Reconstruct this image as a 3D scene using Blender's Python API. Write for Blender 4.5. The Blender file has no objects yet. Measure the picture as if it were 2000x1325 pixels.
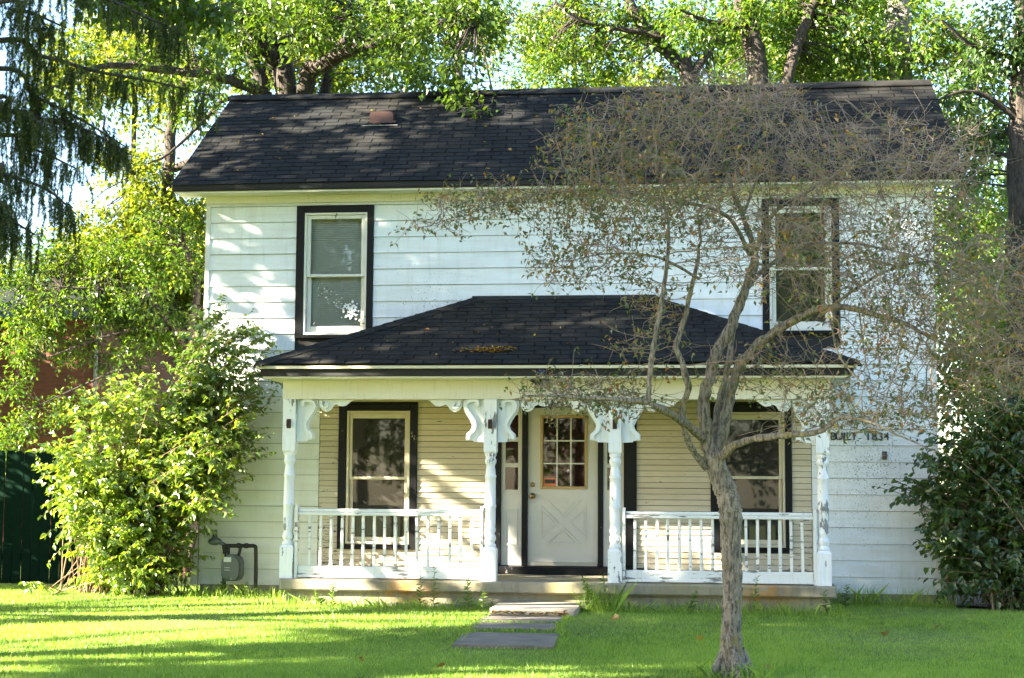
import bpy, math, random
import numpy as np
from mathutils import Vector, Matrix
S = bpy.context.scene
R = math.radians
rng = np.random.default_rng(7)
random.seed(7)

# ------------------------------------------------------------------ camera
F, YAW, PIT, ROLL = 2973.8, .1179, .0948, .0067          # focal length in pixels of a 2000 px wide frame
CAM = np.array([1.5376, -19.1204, 1.5042])
_fw = np.array([-math.sin(YAW)*math.cos(PIT), math.cos(YAW)*math.cos(PIT), math.sin(PIT)])
_rt = np.array([math.cos(YAW), math.sin(YAW), 0.0]); _up = np.cross(_rt, _fw)
cd = bpy.data.cameras.new('camera'); cam = bpy.data.objects.new('camera', cd); S.collection.objects.link(cam)
cd.sensor_width = 36; cd.lens = F/2000*36; cd.clip_start = .1; cd.clip_end = 600
_r = _rt*math.cos(ROLL) + _up*math.sin(ROLL); _u = -_rt*math.sin(ROLL) + _up*math.cos(ROLL)
cam.matrix_world = Matrix([[_r[i], _u[i], -_fw[i], CAM[i]] for i in range(3)] + [[0, 0, 0, 1]])
S.camera = cam

# ------------------------------------------------------------------ light and exposure
SUN = Vector((.85, .39, -.37)).normalized()              # the way the light travels: low, from the left front
w = bpy.data.worlds.new('World'); S.world = w; w.use_nodes = True
nt = w.node_tree; bg = nt.nodes['Background']
sky = nt.nodes.new('ShaderNodeTexSky'); sky.sky_type = 'NISHITA'; sky.sun_disc = False
sky.sun_elevation = math.asin(-SUN.z); sky.sun_rotation = math.atan2(-SUN.x, -SUN.y) % (2*math.pi)
sky.air_density = 1.0; sky.dust_density = .6; sky.ozone_density = 1.6
nt.links.new(sky.outputs[0], bg.inputs[0]); bg.inputs[1].default_value = .055
sl = bpy.data.lights.new('sun', 'SUN'); sl.energy = 5.0; sl.angle = R(.5); sl.color = (1, .9, .72)
so = bpy.data.objects.new('sun', sl); S.collection.objects.link(so)
so.rotation_euler = SUN.to_track_quat('-Z', 'Y').to_euler(); so.location = (-30, -14, 20)
vs = S.view_settings; vs.view_transform = 'Standard'; vs.look = 'None'; vs.gamma = 1; vs.use_curve_mapping = False
vs.exposure = 3.55
cy = S.cycles; cy.use_denoising = True; cy.max_bounces = 7; cy.diffuse_bounces = 4; cy.glossy_bounces = 3
cy.transmission_bounces = 5; cy.transparent_max_bounces = 8; cy.caustics_reflective = False; cy.caustics_refractive = False
cy.use_adaptive_sampling = True; cy.adaptive_threshold = .02; cy.sample_clamp_indirect = 8

def at(px, py, Y):
    a, b = px-1000, py-662.5; c, s = math.cos(ROLL), math.sin(ROLL)
    d = _fw + _rt*(a*c+b*s)/F - _up*(-a*s+b*c)/F
    return CAM + d*(Y-CAM[1])/d[1]

# ------------------------------------------------------------------ object helpers
WL = {}                                                   # world origin of every object
def _link(o, parent, origin):
    S.collection.objects.link(o)
    WL[o.name] = Vector(origin)
    if parent is not None:
        o.parent = parent; o.location = Vector(origin) - WL[parent.name]
    else:
        o.location = origin
    return o
def tag(o, label, cat, group=None, kind=None):
    if label: o['label'] = label
    if cat: o['category'] = cat
    if group: o['group'] = group
    if kind: o['kind'] = kind
    return o
def thing(name, loc, label, cat, group=None):
    o = bpy.data.objects.new(name, None); o.empty_display_size = .2
    return tag(_link(o, None, loc), label, cat, group)
def raw(name, V, Fc, mat, smooth=False, attr=None):
    me = bpy.data.meshes.new(name)
    if isinstance(Fc, np.ndarray):
        V = np.asarray(V, np.float32); n, k = Fc.shape
        me.vertices.add(len(V)); me.vertices.foreach_set('co', V.ravel())
        me.loops.add(n*k); me.loops.foreach_set('vertex_index', Fc.astype(np.int32).ravel())
        me.polygons.add(n); me.polygons.foreach_set('loop_start', np.arange(0, n*k, k, dtype=np.int32))
        me.update(calc_edges=True)
    else:
        me.from_pydata([tuple(v) for v in V], [], Fc); me.update()
    me.polygons.foreach_set('use_smooth', [smooth]*len(me.polygons))
    if attr is not None:
        at_ = me.attributes.new('rnd', 'FLOAT', 'POINT'); at_.data.foreach_set('value', np.asarray(attr, np.float32))
    if mat is not None: me.materials.append(mat)
    return me
def put(name, me, parent=None, origin=(0, 0, 0), rot=None, scale=None, kind=None, label=None):
    o = bpy.data.objects.new(name, me); _link(o, parent, origin)
    if rot: o.rotation_euler = rot
    if scale: o.scale = scale
    if kind: o['kind'] = kind
    if label: o['label'] = label
    return o
class MB:
    def __init__(s): s.v = []; s.f = []; s.p = []
    def add(s, V, Fc):
        n = len(s.v); s.p.append((V, Fc)); s.v += [tuple(p) for p in V]; s.f += [tuple(i+n for i in f) for f in Fc]; return s
    def box(s, x0, x1, y0, y1, z0, z1, b=0):
        if b:
            # chamfered in the plane facing front (y0) only: cheap bevel
            V = [(x0,y1,z0),(x1,y1,z0),(x1,y1,z1),(x0,y1,z1),(x0,y0+b,z0),(x1,y0+b,z0),(x1,y0+b,z1),(x0,y0+b,z1),
                 (x0+b,y0,z0+b),(x1-b,y0,z0+b),(x1-b,y0,z1-b),(x0+b,y0,z1-b)]
            Fc = [(0,1,2,3),(4,5,1,0),(5,6,2,1),(6,7,3,2),(7,4,0,3),(8,9,5,4),(9,10,6,5),(10,11,7,6),(11,8,4,7),(11,10,9,8)]
            return s.add(V, [tuple(reversed(f)) for f in Fc])
        V = [(x,y,z) for z in (z0,z1) for y in (y0,y1) for x in (x0,x1)]
        return s.add(V, [(0,2,3,1),(4,5,7,6),(0,1,5,4),(2,6,7,3),(0,4,6,2),(1,3,7,5)])
    def frame(s, x0, x1, z0, z1, wl, wr, wt, wb, y0, y1, b=0):
        s.box(x0, x0+wl, y0, y1, z0, z1, b); s.box(x1-wr, x1, y0, y1, z0, z1, b)
        if wt: s.box(x0+wl, x1-wr, y0, y1, z1-wt, z1, b)
        if wb: s.box(x0+wl, x1-wr, y0, y1, z0, z0+wb, b)
        return s
    def poly(s, pts, y0, y1):                               # outline in x,z extruded along y
        n = len(pts); V = [(x,y0,z) for x,z in pts] + [(x,y1,z) for x,z in pts]
        Fc = [tuple(range(n)), tuple(range(2*n-1, n-1, -1))] + [(i,(i+1)%n,(i+1)%n+n,i+n)[::-1] for i in range(n)]
        return s.add(V, Fc)
    def lathe(s, prof, c, k=16, axis='z'):                  # prof: (r, h)
        V = []; Fc = []
        for r, h in prof:
            for i in range(k):
                a = 2*math.pi*i/k; p = (r*math.cos(a), r*math.sin(a), h)
                if axis == 'y': p = (p[0], p[2], p[1])
                if axis == 'x': p = (p[2], p[0], p[1])
                V.append((c[0]+p[0], c[1]+p[1], c[2]+p[2]))
        for j in range(len(prof)-1):
            for i in range(k): Fc.append((j*k+i, j*k+(i+1)%k, (j+1)*k+(i+1)%k, (j+1)*k+i))
        Fc.append(tuple(range(k-1, -1, -1))); Fc.append(tuple(range((len(prof)-1)*k, len(prof)*k)))
        return s.add(V, Fc)
    def tube(s, P, r, k=8):
        V, Fc = tube_arr(np.array(P, float), np.broadcast_to(np.array(r, float), (len(P),)), k)
        return s.add(V, [tuple(f) for f in Fc])
    def me(s, name, mat, smooth=False): return raw(name, s.v, s.f, mat, smooth)
    def build(s, name, mat, parent=None, smooth=False, origin=None, **kw):
        o = put(name, s.me(name, mat, smooth), parent, (0,0,0), **kw)
        if origin is None and len(s.v):                     # put the object's origin at its own base
            A = np.array(s.v); origin = ((A[:,0].min()+A[:,0].max())/2, (A[:,1].min()+A[:,1].max())/2, A[:,2].min())
        origin = Vector(origin)
        o.data.transform(Matrix.Translation(-origin))
        WL[o.name] = origin; o.location = origin - (WL[parent.name] if parent is not None else Vector((0,0,0)))
        return o
def each(mb, name, mat_, parent, **kw):                       # one object per piece
    return [MB().add(V, Fc).build(name, mat_, parent, **kw) for V, Fc in mb.p]
def catmull(P, n=6):
    P = np.array(P, float); Q = np.vstack([2*P[0]-P[1], P, 2*P[-1]-P[-2]]); out = []
    for i in range(1, len(Q)-2):
        for t in np.linspace(0, 1, n, endpoint=False):
            a, b, c, d = Q[i-1], Q[i], Q[i+1], Q[i+2]
            out.append(.5*(2*b+(c-a)*t+(2*a-5*b+4*c-d)*t*t+(3*b-a-3*c+d)*t**3))
    return np.array(out+[P[-1]])
def frames(T):
    T = T/np.maximum(np.linalg.norm(T, axis=-1, keepdims=True), 1e-9)
    ref = np.where(np.abs(T[..., 2:3]) < .9, np.array([0, 0, 1.]), np.array([1., 0, 0]))
    A = np.cross(T, ref); A /= np.maximum(np.linalg.norm(A, axis=-1, keepdims=True), 1e-9)
    return A, np.cross(T, A)
def tube_arr(P, r, k=8, jit=0, g=None):
    n = len(P); T = np.gradient(P, axis=0); T /= np.maximum(np.linalg.norm(T, axis=1, keepdims=True), 1e-9)
    A = np.zeros_like(P); a0, _ = frames(T[:1]); A[0] = a0[0]
    for i in range(1, n):
        v = A[i-1]-T[i]*(A[i-1]@T[i]); A[i] = v/max(np.linalg.norm(v), 1e-9)
    B = np.cross(T, A); th = np.arange(k)*2*math.pi/k
    rr = np.repeat(r[:, None], k, 1)
    if jit and g is not None:
        lobes = g.normal(0, jit, (1, k)) + g.normal(0, jit*.6, (n, k)); rr = rr*(1+lobes)
    V = P[:, None]+rr[..., None]*(np.cos(th)[None, :, None]*A[:, None]+np.sin(th)[None, :, None]*B[:, None])
    i = np.arange(n-1)[:, None]*k; j = np.arange(k)[None]; j2 = (j+1) % k
    Fc = np.stack([i+j, i+j2, i+k+j2, i+k+j], -1).reshape(-1, 4)
    return V.reshape(-1, 3), Fc
def segs_arr(P0, P1, r0, r1, k=3):                            # many separate tapered prisms at once
    n = len(P0); A, B = frames(P1-P0); th = np.arange(k)*2*math.pi/k
    ring = np.cos(th)[None, :, None]*A[:, None]+np.sin(th)[None, :, None]*B[:, None]
    V = np.concatenate([P0[:, None]+ring*r0[:, None, None], P1[:, None]+ring*r1[:, None, None]], 1).reshape(-1, 3)
    i = np.arange(n)[:, None]*2*k; j = np.arange(k)[None]; j2 = (j+1) % k
    return V, np.stack([i+j, i+j2, i+k+j2, i+k+j], -1).reshape(-1, 4)
def join(parts):
    Vs = []; Fs = []; n = 0
    for V, Fc in parts:
        Vs.append(np.asarray(V)); Fs.append(np.asarray(Fc)+n); n += len(V)
    return np.concatenate(Vs), np.concatenate(Fs)
def leaves_arr(C, D, N, L, Wd, g, hi=False, fold=.25, curl=.15):
    n = len(C); D = D/np.linalg.norm(D, axis=1, keepdims=True)
    Sd = np.cross(D, N); Sd /= np.maximum(np.linalg.norm(Sd, axis=1, keepdims=True), 1e-9); U = np.cross(Sd, D)
    L = np.broadcast_to(L, (n,))[:, None]; Wd = np.broadcast_to(Wd, (n,))[:, None]
    tip = C+D*L-U*L*curl
    if hi:
        V = np.stack([C, C+D*L*.22+Sd*Wd*.42+U*Wd*fold, C+D*L*.58+Sd*Wd*.44+U*Wd*fold*.8-U*L*curl*.3, tip,
                      C+D*L*.58-Sd*Wd*.44+U*Wd*fold*.8-U*L*curl*.3, C+D*L*.22-Sd*Wd*.42+U*Wd*fold, ], 1).reshape(-1, 3)
        i = np.arange(n)[:, None]*6
        Fc = np.concatenate([i+np.array([[0,1,2,3]]), i+np.array([[0,3,4,5]])], 0)
        k = 6
    else:
        m = C+D*L*.42
        V = np.stack([C, m+Sd*Wd*.5+U*Wd*fold, tip, m-Sd*Wd*.5+U*Wd*fold], 1).reshape(-1, 3)
        i = np.arange(n)[:, None]*4
        Fc = np.concatenate([i+np.array([[0,1,2]]), i+np.array([[0,2,3]])], 0); k = 4
    return V, Fc, np.repeat(g.random(n), k)

# ------------------------------------------------------------------ materials
def mat(name):
    m = bpy.data.materials.new(name); m.use_nodes = True
    t = m.node_tree; return m, t, t.nodes['Principled BSDF']
def nd(t, typ, **kw):
    n = t.nodes.new(typ)
    for k, v in kw.items():
        if k == 'ins':
            for a, b in v.items():
                if hasattr(b, 'is_output'): t.links.new(b, n.inputs[a])
                else: n.inputs[a].default_value = b
        else: setattr(n, k, v)
    return n
def ramp(t, fac, stops, interp='LINEAR'):
    n = t.nodes.new('ShaderNodeValToRGB'); n.color_ramp.interpolation = interp
    e = n.color_ramp.elements
    while len(e) > 1: e.remove(e[-1])
    for i, (p, c) in enumerate(stops):
        x = e[0] if i == 0 else e.new(p)
        x.position = p; x.color = (*c, 1) if len(c) == 3 else c
    if fac is not None: t.links.new(fac, n.inputs[0])
    return n.outputs[0]
def mix(t, f, a, b, typ='MIX'):
    n = t.nodes.new('ShaderNodeMix'); n.data_type = 'RGBA'; n.blend_type = typ
    for i, v in ((0, f), (6, a), (7, b)):
        if hasattr(v, 'is_output'): t.links.new(v, n.inputs[i])
        elif isinstance(v, (int, float)): n.inputs[i].default_value = v
        else: n.inputs[i].default_value = (*v, 1)
    return n.outputs[2]
def math_(t, op, a, b=None):
    n = t.nodes.new('ShaderNodeMath'); n.operation = op
    for i, v in ((0, a), (1, b)):
        if v is None: continue
        if hasattr(v, 'is_output'): t.links.new(v, n.inputs[i])
        else: n.inputs[i].default_value = v
    return n.outputs[0]
def pos(t): return t.nodes.new('ShaderNodeNewGeometry').outputs['Position']
def noise(t, scale, detail=3, rough=.55, vec=None, sc=None):
    v = vec if vec is not None else pos(t)
    if sc: v = nd(t, 'ShaderNodeVectorMath', operation='MULTIPLY', ins={0: v, 1: sc}).outputs[0]
    return nd(t, 'ShaderNodeTexNoise', ins={'Vector': v, 'Scale': scale, 'Detail': detail, 'Roughness': rough}).outputs[0]
def bump(t, b, h, strength=.3, dist=.01):
    n = nd(t, 'ShaderNodeBump', ins={'Height': h, 'Strength': strength, 'Distance': dist}); t.links.new(n.outputs[0], b.inputs['Normal'])
def rand(t):
    a = t.nodes.new('ShaderNodeAttribute'); a.attribute_name = 'rnd'
    o = t.nodes.new('ShaderNodeObjectInfo')
    return math_(t, 'FRACT', math_(t, 'ADD', a.outputs['Fac'], o.outputs['Random']))
def spot(t, c, r0, r1):                                       # 1 inside a ball round c, 0 outside
    d = nd(t, 'ShaderNodeVectorMath', operation='DISTANCE', ins={0: pos(t), 1: c}).outputs['Value']
    return ramp_val(t, d, r0, r1)
def ramp_val(t, v, a, b):
    n = nd(t, 'ShaderNodeMapRange', ins={0: v, 1: a, 2: b, 3: 1.0, 4: 0.0}); n.clamp = True; return n.outputs[0]

def m_siding():
    m, t, b = mat('white_siding')
    base = mix(t, rand(t), (.73, .77, .80), (.79, .81, .82))
    str_ = noise(t, 3, 4, .6, sc=(.5, 1, 4)); base = mix(t, ramp(t, str_, [(.40, (0,0,0)), (.72, (.5,.5,.5))]), base, (.58, .58, .53))
    drip = noise(t, 2.2, 5, .65, sc=(4, 1, .5)); base = mix(t, ramp(t, drip, [(.5, (0,0,0)), (.72, (.45,.45,.45))]), base, (.50, .50, .45))
    zz = nd(t, 'ShaderNodeSeparateXYZ', ins={0: pos(t)}).outputs['Z']; splash = math_(t, 'MULTIPLY', ramp_val(t, zz, .2, .75), ramp(t, noise(t, 4, 5, .65), [(.35, (.02,.02,.02)), (.65, (.5,.5,.5))])); base = mix(t, splash, base, (.45, .45, .38))
    sp = noise(t, 55, 2, .6)
    near = math_(t, 'MAXIMUM', spot(t, (3.75, 0, 1.75), .15, .75), math_(t, 'MULTIPLY', spot(t, (-1.75, 0, 3.62), .1, .75), .75))
    near = math_(t, 'MAXIMUM', near, math_(t, 'MULTIPLY', spot(t, (3.6, 0, 1.2), .1, .7), .6))
    thr = math_(t, 'ADD', sp, math_(t, 'MULTIPLY', near, .13))
    base = mix(t, ramp(t, thr, [(.695, (0,0,0)), (.745, (.8,.8,.8))]), base, (.06, .065, .07))
    gr = noise(t, 1.6, 4, .6)
    base = mix(t, math_(t, 'MULTIPLY', near, ramp(t, gr, [(.4, (0,0,0)), (.7, (.55,.55,.55))])), base, (.40, .42, .42))
    # yellow-green bounce from the sunlit grass, painted low on the left-hand corner
    film = math_(t, 'MULTIPLY', spot(t, (-4.2, 0, 1.2), .6, 1.8), .55); base = mix(t, film, base, (.62, .60, .38))
    t.links.new(base, b.inputs['Base Color']); b.inputs['Roughness'].default_value = .45
    bump(t, b, noise(t, 6, 2), .08, .01)
    return m
def m_peel(name, paint, paint2, wood, amount, scale=7, stretch=(1, 1, .35), rough=.6):
    m, t, b = mat(name)
    p = mix(t, noise(t, 2.5, 3), paint, paint2)
    n1 = noise(t, scale, 5, .7, sc=stretch); n2 = noise(t, scale*.22, 2, .5)
    v = math_(t, 'ADD', math_(t, 'MULTIPLY', n1, .62), math_(t, 'MULTIPLY', n2, .38))
    f = ramp(t, v, [(amount, (0,0,0)), (amount+.018, (1,1,1))])
    wd = mix(t, noise(t, 40, 3, .6, sc=(1, 1, .1)), wood, tuple(c*.55 for c in wood))
    c = mix(t, f, p, wd)
    streak = noise(t, 14, 3, .6, sc=(3, 3, .25)); c = mix(t, ramp(t, streak, [(.55, (0,0,0)), (.8, (.5,.5,.5))]), c, tuple(x*.55 for x in paint))
    t.links.new(c, b.inputs['Base Color']); b.inputs['Roughness'].default_value = rough
    bump(t, b, math_(t, 'SUBTRACT', math_(t, 'MULTIPLY', n1, .3), f), .5, .003)
    return m
def m_clap():
    m, t, b = mat('cream_clapboard_paint')
    c = mix(t, rand(t), (.52, .45, .31), (.60, .53, .38))
    x = nd(t, 'ShaderNodeSeparateXYZ', ins={0: pos(t)})
    n1 = noise(t, 9, 5, .7, sc=(.5, 1, 2.2)); edge = math_(t, 'MAXIMUM', spot(t, (-3.1, 0, .9), .2, 1.0), math_(t, 'MULTIPLY', spot(t, (2.95, 0, .75), .1, .7), 1.0))
    low = ramp_val(t, x.outputs['Z'], .42, .8)
    v = math_(t, 'ADD', n1, math_(t, 'ADD', math_(t, 'MULTIPLY', edge, .09), math_(t, 'MULTIPLY', low, .05)))
    c = mix(t, ramp(t, noise(t, 26, 4, .65, sc=(.3, 1, 3)), [(.5, (0,0,0)), (.75, (.55,.55,.55))]), c, (.36, .31, .24))
    c = mix(t, ramp(t, v, [(.66, (0,0,0)), (.68, (1,1,1))]), c, (.13, .11, .09))
    t.links.new(c, b.inputs['Base Color']); b.inputs['Roughness'].default_value = .75
    bump(t, b, n1, .35, .004); return m
def m_black():
    m, t, b = mat('black_trim_paint')
    n1 = noise(t, 16, 5, .75, sc=(1, 1, .5)); v = math_(t, 'ADD', n1, math_(t, 'MULTIPLY', noise(t, 2.2, 1), .35))
    c = mix(t, ramp(t, v, [(.86, (0,0,0)), (.89, (1,1,1))]), (.006, .006, .007), (.20, .18, .17))
    t.links.new(c, b.inputs['Base Color']); b.inputs['Roughness'].default_value = .5; b.inputs['Specular IOR Level'].default_value = .2; bump(t, b, n1, .3, .003); return m
def m_shingle():
    m, t, b = mat('asphalt_shingle')
    c = mix(t, rand(t), (.0085, .0095, .0095), (.018, .019, .0185))
    c = mix(t, ramp(t, noise(t, 260, 2, .7), [(.35, (0,0,0)), (.75, (.5,.5,.5))]), c, (.030, .030, .029))
    c = mix(t, ramp(t, noise(t, 1.1, 4, .6), [(.42, (0,0,0)), (.7, (.6,.6,.6))]), c, (.036, .031, .025)); c = mix(t, ramp(t, noise(t, 2.6, 4, .6, sc=(1, .25, .25)), [(.5, (0,0,0)), (.72, (.6,.6,.6))]), c, (.009, .009, .009))
    t.links.new(c, b.inputs['Base Color']); b.inputs['Roughness'].default_value = .9; b.inputs['Specular IOR Level'].default_value = .12; bump(t, b, noise(t, 300, 2), .4, .003); return m
def m_concrete(name, a=(.42, .39, .32), c2=(.30, .28, .23), stain=True):
    m, t, b = mat(name)
    n1 = noise(t, 4, 5, .6); c = mix(t, ramp(t, n1, [(.3, (0,0,0)), (.7, (1,1,1))]), a, c2)
    vz = nd(t, 'ShaderNodeTexVoronoi', ins={'Vector': pos(t), 'Scale': 90}).outputs['Distance']
    c = mix(t, ramp(t, vz, [(0, (.55,.55,.55)), (.35, (0,0,0))]), c, tuple(x*.5 for x in c2))
    if stain:
        for q in ((-1.75, -1.6, .3), (2.35, -1.6, .3)):
            f = math_(t, 'MULTIPLY', spot(t, q, .05, .45), ramp(t, noise(t, 9, 4, .6), [(.3, (0,0,0)), (.55, (.9,.9,.9))]))
            c = mix(t, f, c, (.40, .19, .03))
        c = mix(t, ramp(t, noise(t, 2.1, 4), [(.45, (0,0,0)), (.7, (.6,.6,.6))]), c, (.27, .24, .09)); c = mix(t, ramp(t, noise(t, 3, 5, .65, sc=(3, 1, .6)), [(.48, (0,0,0)), (.7, (.6,.6,.6))]), c, (.11, .10, .08))
    t.links.new(c, b.inputs['Base Color']); b.inputs['Roughness'].default_value = .9
    bump(t, b, math_(t, 'ADD', n1, math_(t, 'MULTIPLY', noise(t, 70, 3), .5)), .5, .012); return m
def m_bark(name, a, b2, moss=None, scale=1):
    m, t, b = mat(name)
    n1 = noise(t, 16*scale, 5, .7, sc=(1.6, 1.6, .35)); c = mix(t, ramp(t, noise(t, 3*scale, 3), [(.42, (0,0,0)), (.68, (1,1,1))]), a, b2)
    c = mix(t, ramp(t, n1, [(.40, (0,0,0)), (.56, (1,1,1))]), tuple(x*.22 for x in a), c)
    if moss: c = mix(t, ramp(t, noise(t, 5, 4, .7), [(.58, (0,0,0)), (.68, (.8,.8,.8))]), c, moss)
    t.links.new(c, b.inputs['Base Color']); b.inputs['Roughness'].default_value = .95; bump(t, b, n1, 1.0, .03/scale); return m
def m_leaf(name, stops, trans=.45, gloss=.06, tsat=1.5, trough=.4):
    m = bpy.data.materials.new(name); m.use_nodes = True; t = m.node_tree; t.nodes.remove(t.nodes['Principled BSDF'])
    a = t.nodes.new('ShaderNodeAttribute'); a.attribute_name = 'rnd'
    c = ramp(t, a.outputs['Fac'], stops)
    tc = mix(t, 1.0, c, (1.25*tsat, 1.2*tsat, .55*tsat), 'MULTIPLY')
    d = nd(t, 'ShaderNodeBsdfDiffuse', ins={0: c}); tr = nd(t, 'ShaderNodeBsdfTranslucent', ins={0: tc})
    s1 = nd(t, 'ShaderNodeMixShader', ins={0: trans, 1: d.outputs[0], 2: tr.outputs[0]})
    out = s1.outputs[0]
    if gloss:
        g = nd(t, 'ShaderNodeBsdfGlossy', ins={0: (1, 1, 1, 1), 1: trough})
        out = nd(t, 'ShaderNodeMixShader', ins={0: gloss, 1: out, 2: g.outputs[0]}).outputs[0]
    t.links.new(out, t.nodes['Material Output'].inputs[0]); return m
def m_flat(name, col, rough=.6, metal=0, var=None, vs_=8):
    m, t, b = mat(name)
    c = mix(t, noise(t, vs_, 4), col, var or tuple(x*.75 for x in col))
    t.links.new(c, b.inputs['Base Color']); b.inputs['Roughness'].default_value = rough; b.inputs['Metallic'].default_value = metal; return m
def m_glass(name, tint=(1, 1, 1), film=.0, filmcol=(.1, .1, .1)):
    m = bpy.data.materials.new(name); m.use_nodes = True; t = m.node_tree; t.nodes.remove(t.nodes['Principled BSDF'])
    tr = nd(t, 'ShaderNodeBsdfTransparent', ins={0: (*tint, 1)}); gl = nd(t, 'ShaderNodeBsdfGlossy', ins={0: (1, 1, 1, 1), 1: .02})
    fr = nd(t, 'ShaderNodeFresnel', ins={0: 1.5}); f2 = math_(t, 'MULTIPLY', fr.outputs[0], 1.0)
    s = tr.outputs[0]
    if film:
        d = nd(t, 'ShaderNodeBsdfDiffuse', ins={0: (*filmcol, 1)})
        s = nd(t, 'ShaderNodeMixShader', ins={0: film, 1: s, 2: d.outputs[0]}).outputs[0]
    o = nd(t, 'ShaderNodeMixShader', ins={0: f2, 1: s, 2: gl.outputs[0]})
    t.links.new(o.outputs[0], t.nodes['Material Output'].inputs[0]); return m
def m_lawn():
    m, t, b = mat('lawn_soil')
    c = mix(t, noise(t, 3, 5, .6), (.10, .165, .025), (.14, .17, .04)); c = mix(t, ramp(t, noise(t, 24, 4, .7), [(.5, (0,0,0)), (.75, (.7,.7,.7))]), c, (.05, .04, .02))
    t.links.new(c, b.inputs['Base Color']); b.inputs['Roughness'].default_value = 1; bump(t, b, noise(t, 60, 3), .6, .03); return m
def m_brick():
    m, t, b = mat('orange_brick')
    br = nd(t, 'ShaderNodeTexBrick', ins={'Color1': (.17, .055, .028, 1), 'Color2': (.125, .042, .022, 1), 'Mortar': (.14, .075, .05, 1), 'Scale': 1.0,
        'Mortar Size': .006, 'Brick Width': .21, 'Row Height': .075})
    sx = nd(t, 'ShaderNodeSeparateXYZ', ins={0: pos(t)}); cv = nd(t, 'ShaderNodeCombineXYZ', ins={0: math_(t, 'ADD', sx.outputs[0], sx.outputs[1]), 1: sx.outputs[2]})
    t.links.new(cv.outputs[0], br.inputs['Vector'])
    c = mix(t, ramp(t, noise(t, 1.5, 4), [(.4, (0,0,0)), (.75, (.5,.5,.5))]), br.outputs[0], (.13, .045, .025))
    t.links.new(c, b.inputs['Base Color']); b.inputs['Roughness'].default_value = .9; bump(t, b, br.outputs[1], -.5, .006); return m

SID = m_siding(); BLK = m_black(); CLAP = m_clap(); SHG = m_shingle()
WHT = m_peel('weathered_white_paint', (.78, .79, .78), (.70, .70, .66), (.20, .19, .18), .60)
WHB = m_peel('white_beam_paint', (.75, .73, .67), (.66, .62, .52), (.22, .20, .15), .63, 9, (2.5, 1, .5))
RAIL = m_peel('worn_rail_paint', (.74, .75, .73), (.66, .66, .62), (.26, .25, .235), .56, 12, (.25, 1, 2.0))
POST = m_peel('peeling_post_paint', (.80, .81, .82), (.74, .76, .77), (.24, .235, .23), .572, 11, (1, 1, .3))
FRM = m_peel('old_sash_paint', (.72, .71, .66), (.62, .60, .50), (.2, .18, .15), .62)
VIN = m_flat('cream_storm_frame', (.60, .55, .40), .5); DOORM = m_flat('off_white_door_paint', (.60, .59, .54), .5, var=(.52, .50, .44), vs_=3)
TAN = m_flat('tan_wood_bead', (.48, .33, .14), .6); CON = m_concrete('porch_concrete', (.31, .275, .20), (.21, .19, .14)); CON2 = m_concrete('path_concrete', (.23, .195, .15), (.12, .10, .08), False)
STP = m_concrete('step_concrete', (.36, .32, .26), (.22, .19, .15), False)
GLS = m_glass('window_glass'); SCR = m_glass('dusty_screen_glass', (.25, .25, .25), .72, (.035, .034, .03))
DGL = m_glass('door_glass', (.7, .6, .6), .45, (.05, .014, .016))
DRK = m_flat('dark_room', (.03, .028, .026), .9); DRIP = m_flat('pale_drip_edge', (.68, .62, .44), .5); FASC = m_flat('dark_fascia', (.006, .0055, .005), .7)
SOF = m_flat('cream_soffit_paint', (.72, .69, .61), .6, var=(.64, .60, .48)); WOODW = m_flat('trim_white', (.74, .73, .68), .5)
BRKT = m_peel('bracket_paint', (.76, .79, .80), (.68, .70, .69), (.3, .28, .25), .63, 12)
IRON = m_flat('black_iron_pipe', (.02, .018, .015), .55, .3); MET = m_flat('grey_meter_paint', (.10, .115, .11), .45, .2); PLATE = m_flat('pale_meter_plate', (.62, .64, .64), .4)
BRASS = m_flat('old_brass', (.32, .22, .09), .4, .8); RUST = m_flat('rusty_iron', (.09, .045, .03), .8); VENT = m_flat('copper_brown_vent', (.09, .045, .033), .4, .4)
LET = m_flat('black_letter_metal', (.015, .015, .018), .4); BLND = m_flat('grey_blind', (.74, .76, .66), .6); SPLAT = m_flat('white_splatter', (.85, .87, .88), .5)
FENCE = m_flat('dark_green_fence_paint', (.0035, .014, .009), 1.0, var=(.006, .020, .012), vs_=5); FENCE.node_tree.nodes['Principled BSDF'].inputs['Specular IOR Level'].default_value = .05
RED = m_flat('red_plastic', (.55, .04, .02), .4); MAROON = m_flat('maroon_boards', (.045, .009, .007), .9)
NOTE = m_flat('orange_notice', (.75, .22, .08), .6); NOTEB = m_flat('notice_black', (.02, .02, .02), .6)
BRICK = m_brick(); LAWN = m_lawn(); SOIL = m_flat('dark_soil', (.035, .026, .016), 1)
BLUE = m_flat('blue_tarp', (.01, .016, .08), .5)
BK_CRAB = m_bark('crab_bark', (.28, .235, .185), (.19, .165, .135), (.20, .165, .05), 2.0)
BK_TWIG = m_flat('twig_bark', (.27, .205, .16), .9, var=(.17, .125, .10), vs_=30)
BK_DARK = m_bark('dark_bark', (.075, .056, .042), (.05, .04, .032)); BK_GREY = m_bark('grey_bark', (.25, .22, .18), (.17, .15, .12))
BK_STEM = m_flat('shrub_stem', (.24, .16, .08), .8, var=(.15, .10, .06), vs_=20)

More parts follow.
